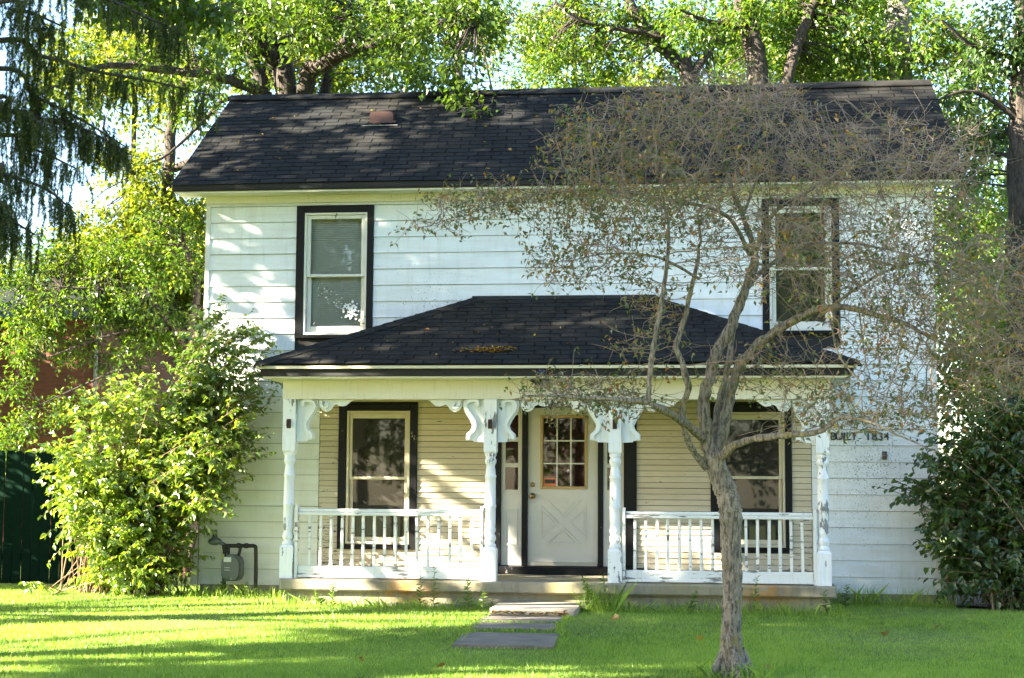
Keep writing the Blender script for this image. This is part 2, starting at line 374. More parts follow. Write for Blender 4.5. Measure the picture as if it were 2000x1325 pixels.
# ------------------------------------------------------------------ ground
def gz(x, y):
    t = np.clip((np.asarray(y, float)+6.5)/3.9, 0, 1); return .08*t*t*(3-2*t)
xs = np.unique(np.concatenate([np.linspace(-220, -12, 12), np.linspace(-12, 12, 49), np.linspace(12, 220, 12)]))
ys = np.unique(np.concatenate([np.linspace(-80, -12, 8), np.linspace(-12, 4, 65), np.linspace(4, 260, 14)]))
X, Y = np.meshgrid(xs, ys); V = np.stack([X, Y, gz(X, Y)+.012*np.sin(X*1.3+Y*.7)*np.cos(Y*1.1-X*.4)*(np.abs(X) < 12)], -1).reshape(-1, 3)
nx = len(xs); i = np.arange(len(ys)-1)[:, None]*nx+np.arange(nx-1)[None]
lawn = put('lawn', raw('lawn', V, np.stack([i, i+1, i+nx+1, i+nx], -1).reshape(-1, 4), LAWN, True)); tag(lawn, 'green mown lawn in front of the white house', 'lawn', kind='structure')
soil = MB()
ring = [(5.0, -.15), (4.3, -.25), (4.3, -.05), (8.5, 1.5), (9, -.6), (7, -1.0), (5.8, -.8)]
ring = [(4.45, -.35), (5.4, -.75), (7, -1.0), (9.5, -.9), (9.5, 2.5), (4.6, 2.5)]
soil.add([(x, y, float(gz(x, y))+.03) for x, y in ring], [tuple(range(len(ring)))])
tag(soil.build('soil_bed', SOIL), 'bare dark soil under the right hand shrub', 'soil', kind='structure')
SLABS = [(-.66, .20, -3.36, -2.66, .10), (-.63, .20, -4.06, -3.46, .09), (-.62, .30, -5.35, -4.2, .062)]

# ------------------------------------------------------------------ the house
XL, XR, DEP = -4.755, 4.505, 4.27
house = thing('farmhouse', (0, 0, .08), 'old white two storey wooden farmhouse with black window trim and front porch', 'house')
ZB = [.2+.2*k for k in range(16)] + [3.2+.2095*k for k in range(1, 10)]        # bottom edges of the wide boards
OPEN = [(-3.445, -2.615, 3.395, 4.99), (2.505, 3.275, 3.42, 4.985), (-2.84, -2.02, .73, 2.42), (1.875, 2.675, .745, 2.41), (-.85, .69, .49, 2.50)]
wall = MB()
def wall_cells(mb, x0, x1, z0, z1, holes, y0, y1):
    xs_ = sorted({x0, x1, *[h[0] for h in holes], *[h[1] for h in holes]}); zs_ = sorted({z0, z1, *[h[2] for h in holes], *[h[3] for h in holes]})
    for a, b in zip(xs_, xs_[1:]):
        run = None
        for c, d in zip(zs_, zs_[1:]):
            solid = not any(h[0] <= a and b <= h[1] and h[2] <= c and d <= h[3] for h in holes)
            if solid: run = (run[0], d) if run else (c, d)
            if (not solid or d == zs_[-1]) and run: mb.box(a, b, y0, y1, *run); run = None
wall_cells(wall, XL+.02, XR-.02, .1, 5.3, OPEN, .003, .13)
fw_ = wall.build('front_wall', DRK, house)  # dark sheathing behind the gaps paints the cracks and the shadow under each lap
def board(name, x0, x1, z0, z1, mat_, lip=.026, top=.007, parent=None, y=0.0):
    parent = parent or fw_
    b = MB(); h = z1-z0
    V = [(x0, y, z0), (x1, y, z0), (x1, y-lip, z0), (x0, y-lip, z0), (x0, y-lip+.003, z0+.012), (x1, y-lip+.003, z0+.012), (x1, y, z1), (x0, y, z1), (x1, y-top, z1), (x0, y-top, z1)]
    b.add(V, [(3,2,1,0), (4,5,2,3), (9,8,5,4), (7,6,8,9), (0,1,6,7), (1,2,5,8,6), (0,7,9,4,3)])
    return b.build(name, mat_, parent)
def intervals(x0, x1, z0, z1, holes, eps=.02):
    cut = sorted((h[0], h[1]) for h in holes if h[2] < z1-eps and h[3] > z0+eps); out = []; a = x0
    for c, d in cut:
        if c > a+.01: out.append((a, min(c, x1)))
        a = max(a, d)
    if a < x1-.01: out.append((a, x1))
    return out
CASE = [(-3.55, -2.53, 3.352, 5.085), (2.42, 3.37, 3.378, 5.065), (-2.945, -1.925, .667, 2.517), (1.765, 2.758, .70, 2.507)]
for k, z in enumerate(ZB):
    zt = ZB[k+1] if k+1 < len(ZB) else 5.13
    if z > 5.1: continue
    low = z < 3.0
    holes = list(CASE) + ([(-3.2, 3.0, -1, 3.05)] if low else [])
    for a, b in intervals(XL, XR, z, zt, holes):
        if b-a > 5:                                          # long runs are two boards butted together
            m = a+(b-a)*random.uniform(.38, .62); pieces = [(a, m-.002), (m+.002, b)]
        else: pieces = [(a, b)]
        for p in pieces: board('siding_board', p[0]+.001, p[1]-.001, z+random.uniform(0, .003), zt-.003, SID, .029+random.uniform(-.003, .003), .010)
k = 0; z = .39
while z < 2.72:                                              # narrow old clapboards under the porch roof
    z1 = min(z+.0715, 2.75)
    for a, b in intervals(-3.195, 2.995, z, z1, CASE[2:]+[(-1.01, .85, -1, 3)]):
        board('clapboard', a+.001, b-.001, z+random.uniform(0, .003), z1-.004, CLAP, .023+random.uniform(-.003, .003), .007)
    z = z1
# corner boards, frieze, other walls
c = MB(); c.box(XL-.012, XL+.045, -.034, .003, .85, 5.12); c.box(XR-.045, XR+.012, -.034, .003, .2, 5.12); each(c, 'corner_board', WOODW, house)
c = MB(); c.poly([(XL-.10, .2), (XL+.05, .2), (XL+.05, .845), (XL-.012, .845), (XL-.05, .65)], -.04, .003); c.build('flared_corner_flashing', SID, house)
c = MB(); c.box(XL-.02, XR+.02, -.05, 0, 5.125, 5.25); c.box(XL-.02, XR+.02, -.075, -.05, 5.215, 5.25); c.build('frieze_board', WHB, house)
c = MB()
c.box(XL, XL+.12, .131, DEP, .1, 5.3); c.box(XR-.12, XR, .131, DEP, .1, 5.3); c.box(XL, XR, DEP, DEP+.12, .1, 5.3)
for s_, X_ in ((-1, XL), (1, XR)):
    y0_, y1_ = .0, DEP+.12; ym = (y0_+y1_)/2
    a = X_; b_ = X_-s_*.12
    V = [(a, y0_, 5.3), (a, y1_, 5.3), (a, ym, 6.98), (b_, y0_, 5.3), (b_, y1_, 5.3), (b_, ym, 6.98)]
    c.add(V, [(0,1,2), (5,4,3), (0,3,4,1), (1,4,5,2), (2,5,3,0)])
    z = .2
    while z < 6.9:                                           # lap siding on the gable ends
        z2 = z+.2; y0s, y1s = 0, DEP+.12
        if z2 > 5.3: k_ = (z2-5.3)/1.68; y0s += k_*ym; y1s -= k_*ym
        if y1s-y0s > .1: c.add([(X_+s_*.024, y0s, z), (X_+s_*.024, y1s, z), (X_+s_*.006, y1s, z2), (X_+s_*.006, y0s, z2), (X_, y0s, z), (X_, y1s, z), (X_, y1s, z2), (X_, y0s, z2)], [(0,1,2,3), (0,4,5,1), (0,3,7,4), (1,5,6,2), (3,2,6,7)])
        z = z2
each(c, 'side_siding', SID, house)
c = MB(); c.box(XL+.03, -3.2, -.02, .12, -.1, .2); c.box(3.0, XR-.03, -.02, .12, -.1, .2); c.box(XL+.03, XL+.15, .121, DEP, -.1, .1); c.box(XR-.15, XR-.03, .121, DEP, -.1, .1)
each(c, 'foundation', CON, house)
c = MB(); c.box(XL+.13, XR-.13, .14, DEP-.01, 2.75, 2.95); c.box(XL+.13, XR-.13, .14, DEP-.01, .15, .3); c.box(-1.2, -1.1, .14, DEP-.01, .31, 2.74); c.box(.9, 1.0, .14, DEP-.01, .31, 2.74); c.box(-.3, -.2, .14, DEP-.01, 2.96, 5.2)
each(c, 'interior_wall', DRK, house)

# ---- windows
def window(x0, x1, z0, z1, fx0, fx1, fz0, fz1, meet, style):
    top = z1-fz1; c = MB()
    c.box(x0, fx0, -.042, .0, z0, z1, .006); c.box(fx1, x1, -.042, .0, z0, z1, .006)
    c.box(fx0, fx1, -.042, .0, fz1, z1, .006); c.box(fx0, fx1, -.055, .0, z0, fz0, .006)
    W = c.build('window', BLK, house)
    fm = FRM if style == 'upper' else VIN
    MB().frame(fx0, fx1, fz0, fz1, .03, .03, .03, .035, -.033, .12, .004).build('jamb_frame', fm, W)
    a, b = fx0+.031, fx1-.031; lo, hi_ = fz0+.036, fz1-.031; sw_ = .05 if style == 'upper' else .04; bt = .085 if style == 'upper' else .055
    MB().frame(a, b, meet-.018, hi_, sw_, sw_, .05 if style == 'upper' else .065, .036, -.012, .03, .005).build('upper_sash', fm, W)
    MB().frame(a+.004, b-.004, lo, meet+.015, sw_, sw_, .033, bt, .034, .075, .005).build('lower_sash', fm, W)
    g = GLS if style != 'screen' else SCR
    p1 = MB().box(a+sw_, b-sw_, .006, .010, meet+.017, hi_-.05).build('pane', g, W)
    p2 = MB().box(a+sw_, b-sw_, .05, .054, lo+bt, meet-.018).build('pane', g, W)
    return W, (a+sw_, b-sw_, lo+bt, meet, hi_-.05)
W1, box1 = window(-3.55, -2.53, 3.352, 5.085, -3.445, -2.615, 3.395, 4.99, 4.17, 'upper')
W2, box2 = window(2.42, 3.37, 3.378, 5.065, 2.505, 3.275, 3.42, 4.985, 4.2, 'upper')
W3, box3 = window(-2.945, -1.925, .667, 2.517, -2.84, -2.02, .73, 2.42, 1.565, 'screen')
W4, box4 = window(1.765, 2.758, .70, 2.507, 1.875, 2.675, .745, 2.41, 1.6, 'screen')
b = MB(); z = box1[2]-.02
while z < box1[4]+.02:
    b.add([(box1[0]-.02, .10, z), (box1[1]+.02, .10, z), (box1[1]+.02, .115, z+.0238), (box1[0]-.02, .115, z+.0238)], [(0,1,2,3)]); z += .0245
b.build('blind', BLND, W1, kind='stuff', label='grey slatted blind closed behind the glass')
b = MB(); b.box(box2[0]-.03, box2[1]+.03, .16, .17, box2[2]-.05, box2[4]+.05); b.build('reflection_panel', m_flat('olive_reflection', (.10, .10, .05), .9, var=(.05, .06, .03), vs_=6), W2)  # added olive panel, coloured as the foliage reflected in this window
b = MB(); g = np.random.default_rng(3)
for q in range(150):                                         # flaked film on the lower pane
    if q < 80: cx, cz = g.normal(-2.82, .05), g.normal(3.72, .05)
    else:
        tt = g.random(); cx, cz = -3.25+.33*tt+g.normal(0, .035), 4.02-.28*tt+g.normal(0, .05)
    r_ = g.uniform(.004, .016)*(1.4 if q < 80 else .7); n = 7
    zz = .047 if cz < 4.14 else .003
    b.add([(cx+r_*g.uniform(.4, 1.2)*math.cos(k*2*math.pi/n), zz-.0001*q/10, cz+r_*g.uniform(.4, 1.2)*math.sin(k*2*math.pi/n)) for k in range(n)], [tuple(range(n-1, -1, -1))])
b.build('flaked_film', SPLAT, W1, kind='stuff', label='white flaked film on the lower pane')

# ---- door with sidelights
door = MB(); xa, xb = -.515, .365
dw = (-.355, .23, 1.446, 2.363)
wall_cells(door, xa, xb, .535, 2.46, [dw], .02, .06)
D = door.build('front_door', DOORM, house)
MB().frame(dw[0]-.005, dw[1]+.005, dw[2]-.005, dw[3]+.005, .035, .035, .035, .035, .005, .055, .006).build('window_bead', TAN, D)
ix0, ix1, iz0, iz1 = dw[0]+.031, dw[1]-.031, dw[2]+.031, dw[3]-.031; pw, ph = (ix1-ix0)/3, (iz1-iz0)/3
for i_ in range(3):
    for j_ in range(3):
        MB().box(ix0+i_*pw+.003, ix0+(i_+1)*pw-.003, .036, .040, iz0+j_*ph+.003, iz0+(j_+1)*ph-.003).build('pane', DGL, D)
mu = MB()
for i_ in (1, 2): mu.box(ix0+i_*pw-.008, ix0+i_*pw+.008, .018, .05, iz0, iz1); mu.box(ix0, ix1, .022, .048, iz0+i_*ph-.008, iz0+i_*ph+.008)
each(mu, 'muntin', WOODW, D)
x = MB()                                                     # crossbuck: four triangular raised mouldings
cx, cz, hw, hh = -.065, 1.03, .285, .27
def tri(p, q, r_):
    c0 = ((p[0]+q[0]+r_[0])/3, (p[1]+q[1]+r_[1])/3); ins = [tuple(c0[k]+(v[k]-c0[k])*.80 for k in (0, 1)) for v in (p, q, r_)]
    ins2 = [tuple(c0[k]+(v[k]-c0[k])*.62 for k in (0, 1)) for v in (p, q, r_)]
    for A_, B_, y_ in (((p, q, r_), ins, .001),):
        for i_ in range(3): x.poly([A_[i_], A_[(i_+1) % 3], B_[(i_+1) % 3], B_[i_]], y_+.008, .0195)
    x.poly(ins2, .012, .0195)
g_ = .06
tri((cx-hw+g_, cz+hh), (cx, cz+g_*.9), (cx+hw-g_, cz+hh)); tri((cx-hw+g_, cz-hh), (cx+hw-g_, cz-hh), (cx, cz-g_*.9))
tri((cx-hw, cz+hh-g_), (cx-hw, cz-hh+g_), (cx-g_, cz)); tri((cx+hw, cz+hh-g_), (cx+g_, cz), (cx+hw, cz-hh+g_))
x.build('crossbuck_moulding', DOORM, D)
MB().lathe([(.030, .02), (.030, .006), (.024, .0), (.010, -.004)], (-.455, 0, 1.495), 16, 'y').build('deadbolt', BRASS, D, True)
MB().lathe([(.038, .02), (.036, .008), (.014, .002), (.014, -.03), (.030, -.045), (.032, -.06), (.022, -.075), (.004, -.078)], (-.455, 0, 1.354), 16, 'y').build('door_knob', BRASS, D, True)
MB().box(ix0+.004, ix0+pw-.008, .030, .033, iz0+.004, iz0+.105).build('notice', NOTE, D)
MB().box(ix0+.02, ix0+pw-.022, .027, .0295, iz0+.035, iz0+.085).build('notice_print', NOTEB, D)
MB().box(-.51, .36, -.01, .018, .49, .534).build('threshold', m_flat('worn_sill', (.5, .46, .38), .6), D)
for s_, (a, b_) in ((-1, (-.85, -.589)), (1, (.434, .69))):
    sl_ = MB(); hx0, hx1 = a+.05, b_-.05
    holes = [(hx0, hx1, 1.43, 1.711), (hx0, hx1, 1.763, 2.035), (hx0, hx1, 2.09, 2.37)]
    wall_cells(sl_, a, b_, .49, 2.5, holes, .0, .05)
    SL = sl_.build('sidelight', DOORM, house)
    for h in holes: MB().box(h[0]-.004, h[1]+.004, .02, .024, h[2]-.004, h[3]+.004).build('pane', DGL, SL)
    MB().frame(hx0, hx1, .74, 1.185, .02, .02, .02, .02, -.008, -.001, .003).build('panel_moulding', DOORM, SL)
t_ = MB(); t_.box(-1.01, -.851, -.045, 0, .49, 2.6, .006); t_.box(.691, .85, -.045, 0, .49, 2.6, .006); t_.box(-.588, -.517, -.035, .06, .49, 2.5, .005); t_.box(.367, .433, -.035, .06, .49, 2.5, .005)
t_.box(-.85, .69, -.045, 0, 2.505, 2.6, .006); t_.box(-.516, .366, -.002, .06, 2.462, 2.503)
each(t_, 'door_casing', BLK, house)
MB().box(-1.11, .97, -.16, .12, .386, .478, .01).build('door_sill', BLK, house)

# ---- main roof
YE, ZE, YRG, ZR, X0, X1 = -.36, 5.345, 2.134, 7.10, -5.12, 4.833
sl_len = math.hypot(YRG-YE, ZR-ZE); ang = math.atan2(ZR-ZE, YRG-YE); n_ = (0, -math.sin(ang), math.cos(ang))
rd = MB()
def slope(mb, sgn):
    y0 = YE if sgn > 0 else 2*YRG-YE
    V = [(X0, y0, ZE-.045), (X1, y0, ZE-.045), (X1, YRG, ZR-.045), (X0, YRG, ZR-.045)]; V += [(a, b, c-.07) for a, b, c in V]
    mb.add(V, [(0,1,2,3), (7,6,5,4), (0,4,5,1), (1,5,6,2), (2,6,7,3), (3,7,4,0)])
slope(rd, 1); slope(rd, -1)
roof = rd.build('roof', FASC, house)
def tab_mesh(w_, h_, tb=.0085, tt=.003):
    V = [(0,0,0), (w_,0,0), (w_,h_,0), (0,h_,0), (0,0,tb), (w_,0,tb), (w_,h_,tt), (0,h_,tt)]
    return np.array(V), np.array([(0,3,2,1), (4,5,6,7), (0,1,5,4), (1,2,6,5), (2,3,7,6), (3,0,4,7)])
TV, TF = tab_mesh(.292, .150)
TABME = raw('shingle', TV, TF, SHG)
EXPO = .127
def lay(u0f, u1f, nrow, origin, ang_, parent, first, stuffname, jit=.001):
    """tabs on a slope; u0f/u1f give the left and right limit of every course; 'first' of them become objects"""
    cells = []; 
    for r_ in range(nrow):
        a, b = u0f(r_), u1f(r_); off = (r_ % 2)*.1525+(r_ % 3)*.02; u = math.floor((a-off)/.305)*.305+off
        while u < b:
            s0, s1 = max(u, a), min(u+.292, b)
            if s1-s0 > .03: cells.append((r_, s0, s1))
            u += .305
    ca, sa = math.cos(ang_), math.sin(ang_); parts = []; rn = []
    for q, (r_, s0, s1) in enumerate(cells):
        v = r_*EXPO-.02; dz = random.uniform(0, jit)+.013*math.sin(s0*.9+r_*.12)*math.sin(s0*.45+1)
        o = Vector((s0, origin[1]+v*ca, origin[2]+v*sa+dz+.002))
        sc = ((s1-s0)/.292, 1, random.uniform(.9, 1.15))
        if q < first: put('shingle', TABME, parent, o, (ang_-.012+random.uniform(-.002, .002), 0, random.uniform(-.003, .003)), sc)
        else:
            P = TV*np.array(sc); a2 = ang_-.012; P = np.stack([P[:,0], P[:,1]*math.cos(a2)-P[:,2]*math.sin(a2), P[:,1]*math.sin(a2)+P[:,2]*math.cos(a2)], 1)+np.array(o)
            parts.append((P, TF)); rn += [random.random()]*8
    if parts:
        V_, F_ = join(parts); put(stuffname, raw(stuffname, V_, F_, SHG, attr=rn), parent, kind='stuff')
    return len(cells)
nr = int(sl_len/EXPO)+1
lay(lambda r_: X0-.02, lambda r_: X1+.02, nr, (0, YE-.01, ZE-.015), ang, roof, 68, 'shingles')
# tabs on the back slope: plain sheet with the same covering
bk = MB(); bk.add([(X0-.02, 2*YRG-YE+.02, ZE-.02), (X0-.02, YRG, ZR+.01), (X1+.02, YRG, ZR+.01), (X1+.02, 2*YRG-YE+.02, ZE-.02)], [(0,1,2,3)]); bk.build('rear_covering', SHG, roof)
capm = MB(); capm.poly([(-.15, -.086), (0, .016), (.15, -.086), (.15, -.096), (0, .006), (-.15, -.096)], 0, .30)
CAPME = capm.me('ridge_cap', SHG); u = X0-.02
while u < X1-.28: put('ridge_cap', CAPME, roof, (u+.30, YRG, ZR+.012+random.uniform(0, .006)+.013*math.sin(u*.9+2.9)*math.sin(u*.45+1)), (0, random.uniform(-.01, .01), math.pi/2)); u += .255
e = MB(); e.box(X0, X1, YE-.012, YE+.012, ZE-.095, ZE-.03); e.build('eave_fascia', FASC, roof)
e = MB(); e.box(X0+.03, X1-.03, YE+.013, YE+.035, ZE-.135, ZE-.09); e.box(X0+.03, X1-.03, YE+.036, -.003, ZE-.128, ZE-.10); each(e, 'soffit', SOF, roof)
for X_ in (X0, X1):
    e = MB(); d_ = .02 if X_ == X0 else -.02
    for sg in (1, -1):
        ya = YE if sg > 0 else 2*YRG-YE
        P = [(ya, ZE-.11), (ya, ZE-.025), (YRG, ZR-.025), (YRG, ZR-.15)]
        V = [(X_+k_*d_, y_, z_) for k_ in (.2, 1.2) for y_, z_ in P]; e.add(V, [(0,1,2,3), (7,6,5,4), (0,4,5,1), (1,5,6,2), (2,6,7,3), (3,7,4,0)])
    e.build('rake_board', SOF, roof)
vt = MB(); vx, vy, vz = -2.71, 1.30, ZE+(1.30-YE)*math.tan(ang)
vt.poly([(vx-.165, vz-.05), (vx+.165, vz-.05), (vx+.165, vz+.07), (vx+.14, vz+.11), (vx-.14, vz+.11), (vx-.165, vz+.07)], vy-.10, vy+.2)
vt.box(vx-.02, vx+.21, vy-.13, vy+.25, vz-.06, vz-.03)
RV = vt.build('roof_vent', VENT, house)
MB().box(vx-.25, vx+.25, vy-.20, vy-.101, vz-.115, vz-.105).build('flashing', m_flat('flashing', (.3, .29, .27), .5, .4), RV)

# ---- porch
zf, yf = .385, -1.607
p = MB(); p.box(-3.255, 3.136, yf, -.003, .25, zf, .02); PF = p.build('porch_floor', CON, house)
p = MB(); p.box(-3.19, 3.07, yf+.09, -.03, -.1, .249); p.build('porch_foundation', CON, house)
p = MB()
for k in range(10):
    x_ = -3.1+k*.31*1.02; p.box(x_, x_+.28, yf+.02, yf+.088, -.05, .12+random.uniform(-.01, .01))
each(p, 'footing_block', STP, house)
BT, BB, BY0, BY1 = 2.72, 2.485, -1.53, -1.39
p = MB(); p.box(-3.28, 3.10, BY0, BY1, BB, BT, .004); p.box(-3.28, -3.14, BY1, -.003, BB, BT); p.box(2.96, 3.10, BY1, -.003, BB, BT); each(p, 'porch_beam', WHB, house)
p = MB(); p.box(-3.13, 2.95, BY1+.002, -.004, 2.64, 2.66); p.build('porch_ceiling', SOF, house)
EX0, EX1, EY, EZ, TX0, TX1, TZ = -3.49, 3.355, -1.90, 2.862, -1.16, 1.02, 3.835
p = MB(); V = [(EX0, EY, EZ), (EX1, EY, EZ), (TX1, -.03, TZ), (TX0, -.03, TZ), (EX0, -.03, EZ), (EX1, -.03, EZ)]
V2 = [(a, b, c-.05) for a, b, c in V]
p.add(V+V2, [(0,1,2,3), (4,0,3), (1,5,2), (6,9,8,7), (10,9,6), (7,8,11), (0,6,7,1), (4,10,6,0), (1,7,11,5), (3,2,8,9), (4,3,9,10), (5,11,8,2)])
PR = p.build('porch_roof', FASC, house)
pang = math.atan2(TZ-EZ, -.03-EY); plen = math.hypot(TZ-EZ, -.03-EY); npr = int(plen/EXPO)+1
lay(lambda r_: EX0-.01+(TX0-EX0)*max(0, (r_+.75)*EXPO/plen-.01), lambda r_: EX1+.01+(TX1-EX1)*max(0, (r_+.75)*EXPO/plen-.01), npr, (0, EY-.012, EZ+.016), pang, PR, 999, 'shingles')
for (a, b_) in (((EX0, EY, EZ), (TX0, -.03, TZ)), ((EX1, EY, EZ), (TX1, -.03, TZ))):
    A, B = Vector(a), Vector(b_); d = (B-A); n = int(d.length/.15); dn = d.normalized()
    side = dn.cross(Vector((0, 0, 1))).normalized(); up_ = side.cross(dn)
    c_ = MB(); hwid = .13
    V = []; 
    for yy, lift in ((0, .012), (.24, .003)):
        V += [tuple(v) for v in (-side*hwid-up_*.045+dn*yy+up_*lift, up_*lift+up_*.012+dn*yy, side*hwid-up_*.045+dn*yy+up_*lift, side*hwid-up_*.055+dn*yy, -side*hwid-up_*.055+dn*yy)]
    c_.add(V, [(0,5,6,1)[::-1], (1,6,7,2)[::-1], (0,1,2,3,4)[::-1], (5,6,7,8,9), (2,7,8,3)[::-1], (4,9,5,0)[::-1]])
    me_ = c_.me('hip_cap', SHG)
    for k in range(n): put('hip_cap', me_, PR, A+d*(k/n)+up_*.026)
for sgn, Xe, Xt in ((-1, EX0, TX0), (1, EX1, TX1)):              # covering of the two hip ends
    q = MB(); q.add([(Xe+sgn*.01, EY, EZ+.012), (Xe+sgn*.01, -.03, EZ+.012), (Xt, -.03, TZ+.012)], [(0,1,2) if sgn > 0 else (2,1,0)]); q.build('hip_end_covering', SHG, PR)
q = MB(); q.add([(TX0-.08, -.034, TZ+.05), (TX1+.08, -.034, TZ+.05), (TX1+.05, -.13, TZ-.015), (TX0-.05, -.13, TZ-.015), (TX0-.08, -.03, TZ+.03), (TX1+.08, -.03, TZ+.03), (TX1+.05, -.13, TZ-.03), (TX0-.05, -.13, TZ-.03)], [(3,2,1,0), (4,5,6,7), (3,7,6,2), (0,4,7,3), (1,2,6,5), (0,1,5,4)]); q.build('flashing_strip', FASC, PR)
p = MB(); p.box(EX0-.01, EX1+.01, EY-.018, EY+.006, EZ-.045, EZ-.012); p.box(EX0-.016, EX0, EY+.007, -.05, EZ-.045, EZ-.012); p.box(EX1, EX1+.016, EY+.007, -.05, EZ-.045, EZ-.012); each(p, 'drip_edge', DRIP, PR)
p = MB(); p.box(EX0+.03, EX1-.03, EY+.03, EY+.055, EZ-.125, EZ-.046); p.box(EX0+.03, EX0+.055, EY+.056, -.05, EZ-.125, EZ-.046); p.box(EX1-.055, EX1-.03, EY+.056, -.05, EZ-.125, EZ-.046); each(p, 'porch_fascia', FASC, PR)
p = MB(); p.box(EX0+.056, EX1-.056, EY+.056, BY0-.002, BT-.008, BT+.012); p.box(EX0+.056, -3.282, BY0-.002, -.05, BT-.008, BT+.012); p.box(3.102, EX1-.056, BY0-.002, -.05, BT-.008, BT+.012); each(p, 'porch_soffit', SOF, PR)

# posts, brackets, railings
PY = -1.46
def prof_turn(z0, z1):
    P = [(.062, 0), (.070, .012), (.070, .03), (.052, .045), (.056, .06), (.070, .085), (.066, .12), (.050, .145), (.060, .165), (.066, .19), (.060, .21), (.063, .30), (.064, .42), (.069, .43), (.069, .45), (.064, .46),
         (.063, .60), (.062, .74), (.068, .75), (.068, .765), (.060, .775), (.056, .83), (.049, .86), (.052, .88), (.066, .905), (.070, .93), (.060, .95), (.055, .965), (.070, .985), (.066, 1.0)]
    return [(r_, z0+h*(z1-z0)) for r_, h in P]
posts = [(-3.195, 0), (-.795, 1), (.655, 2), (3.01, 3)]
VB = [(0, 0), (.178, -.005), (.183, -.035), (.172, -.085), (.148, -.13), (.118, -.175), (.100, -.215), (.112, -.25), (.150, -.285), (.152, -.33), (.092, -.337), (.088, -.347), (.002, -.35)]
HB = [(.187, 0), (.19, -.055), (.215, -.09), (.252, -.102), (.287, -.085), (.307, -.052), (.332, -.038), (.352, -.05), (.385, -.056), (.412, -.05), (.437, -.03), (.458, -.012), (.482, 0)]
SC = 1.42
RIB = [(.062, -.052), (.05, -.035), (.06, -.015), (.09, -.008), (.13, -.018), (.152, -.05), (.14, -.09), (.105, -.14), (.078, -.185), (.075, -.22), (.09, -.255), (.125, -.285), (.13, -.325)]
RIB2 = [(.245, -.03), (.262, -.045), (.25, -.065), (.225, -.06), (.207, -.035), (.212, -.012)]
for px_, idx in posts:
    pst = MB(); h = .075; hb = .08; zc = 1.845; zb = .775
    V = []
    for zz, hh_ in ((zf, hb), (zb-.03, hb), (zb, hb-.018)): V += [(px_-hh_, PY-hh_, zz), (px_+hh_, PY-hh_, zz), (px_+hh_, PY+hh_, zz), (px_-hh_, PY+hh_, zz)]
    Fq = [(0,3,2,1), (8,9,10,11)] + [(a+j, a+(j+1) % 4, a+4+(j+1) % 4, a+4+j) for a in (0, 4) for j in range(4)]
    pst.add(V, Fq)
    V = []
    for zz, hh_ in ((zc, h-.018), (zc+.035, h), (BB-.001, h)): V += [(px_-hh_, PY-hh_, zz), (px_+hh_, PY-hh_, zz), (px_+hh_, PY+hh_, zz), (px_-hh_, PY+hh_, zz)]
    pst.add(V, Fq); pst.lathe(prof_turn(zb-.005, zc+.005), (px_, PY, 0), 18)
    O = pst.build('porch_post', POST, house)
    for poly in O.data.polygons: poly.use_smooth = len(poly.vertices) == 4 and abs(poly.normal.z) < .9 and zb < poly.center.z+WL[O.name].z < zc
    fb = MB(); fb.box(px_-.025, px_+.025, PY-h-.006, PY-h-.0005, 2.14, 2.25); fb.box(px_-.018, px_-.008, PY-h-.05, PY-h-.006, 2.16, 2.235); fb.box(px_+.008, px_+.018, PY-h-.05, PY-h-.006, 2.16, 2.235); fb.box(px_-.018, px_+.018, PY-h-.05, PY-h-.042, 2.2, 2.235)
    fb.build('flag_holder', RUST, O)
    sides = {0: (1,), 1: (-1, 1), 2: (-1, 1), 3: (-1,)}[idx]
    for sg in sides:
        br = MB(); bx = px_+sg*(h+.002); zt_ = BB-.002
        vb = [(bx+sg*a*SC, zt_+b*SC) for a, b in VB]; hb_ = [(bx+sg*a*SC, zt_+b*SC) for a, b in HB]
        if sg > 0: vb = vb[::-1]; hb_ = hb_[::-1]
        br.poly(vb, PY-.005, PY+.03); br.poly(hb_, PY-.005, PY+.03)
        B_ = br.build('bracket', BRKT, O)
        for line, wd in ((RIB, .019), (RIB2, .015)):
            rl = MB()
            Q = catmull([(a*SC, b*SC, 0) for a, b in line], 4); T = np.gradient(Q, axis=0); T /= np.linalg.norm(T, axis=1, keepdims=True); N_ = np.stack([-T[:,1], T[:,0]], 1)
            for i_ in range(len(Q)-1):
                qd = [Q[i_,:2]+N_[i_]*wd, Q[i_+1,:2]+N_[i_+1]*wd, Q[i_+1,:2]-N_[i_+1]*wd, Q[i_,:2]-N_[i_]*wd]
                qd = [(bx+sg*a, zt_+b) for a, b in qd]
                if sg < 0: qd = qd[::-1]
                rl.poly(qd[::-1], PY-.045, PY-.0055)
            rl.build('scroll_relief', BRKT, B_)
def railing(x0, x1, bal):
    t_ = MB(); t_.box(x0, x1, PY-.05, PY+.05, 1.12, 1.155, .006); t_.box(x0+.004, x1-.004, PY-.038, PY+.038, 1.155, 1.198, .012)
    RL = t_.build('railing', RAIL, house)
    b_ = MB(); b_.box(x0, x1, PY-.03, PY+.03, .402, .53, .01); b_.box(x0, x1, PY-.045, PY-.031, .40, .425); b_.build('bottom_rail', RAIL, RL)
    bm = MB(); bm.box(-.0155, .0155, -.0155, .0155, 0, .588); me_ = bm.me('baluster', RAIL)
    for q in bal: put('baluster', me_, RL, (q, PY, .531), (random.uniform(-.01, .01), random.uniform(-.012, .012), random.uniform(-.3, .3)))
    e = MB()
    for q in (x0-.034, x1+.002): e.box(q, q+.032, PY-.06, PY+.05, zf+.001, 1.24)
    each(e, 'end_stile', RAIL, RL)
    return RL
railing(-3.07, -.905, np.linspace(-2.935, -1.01, 16)); railing(.775, 2.895, [.881+.1265*k for k in range(16)])

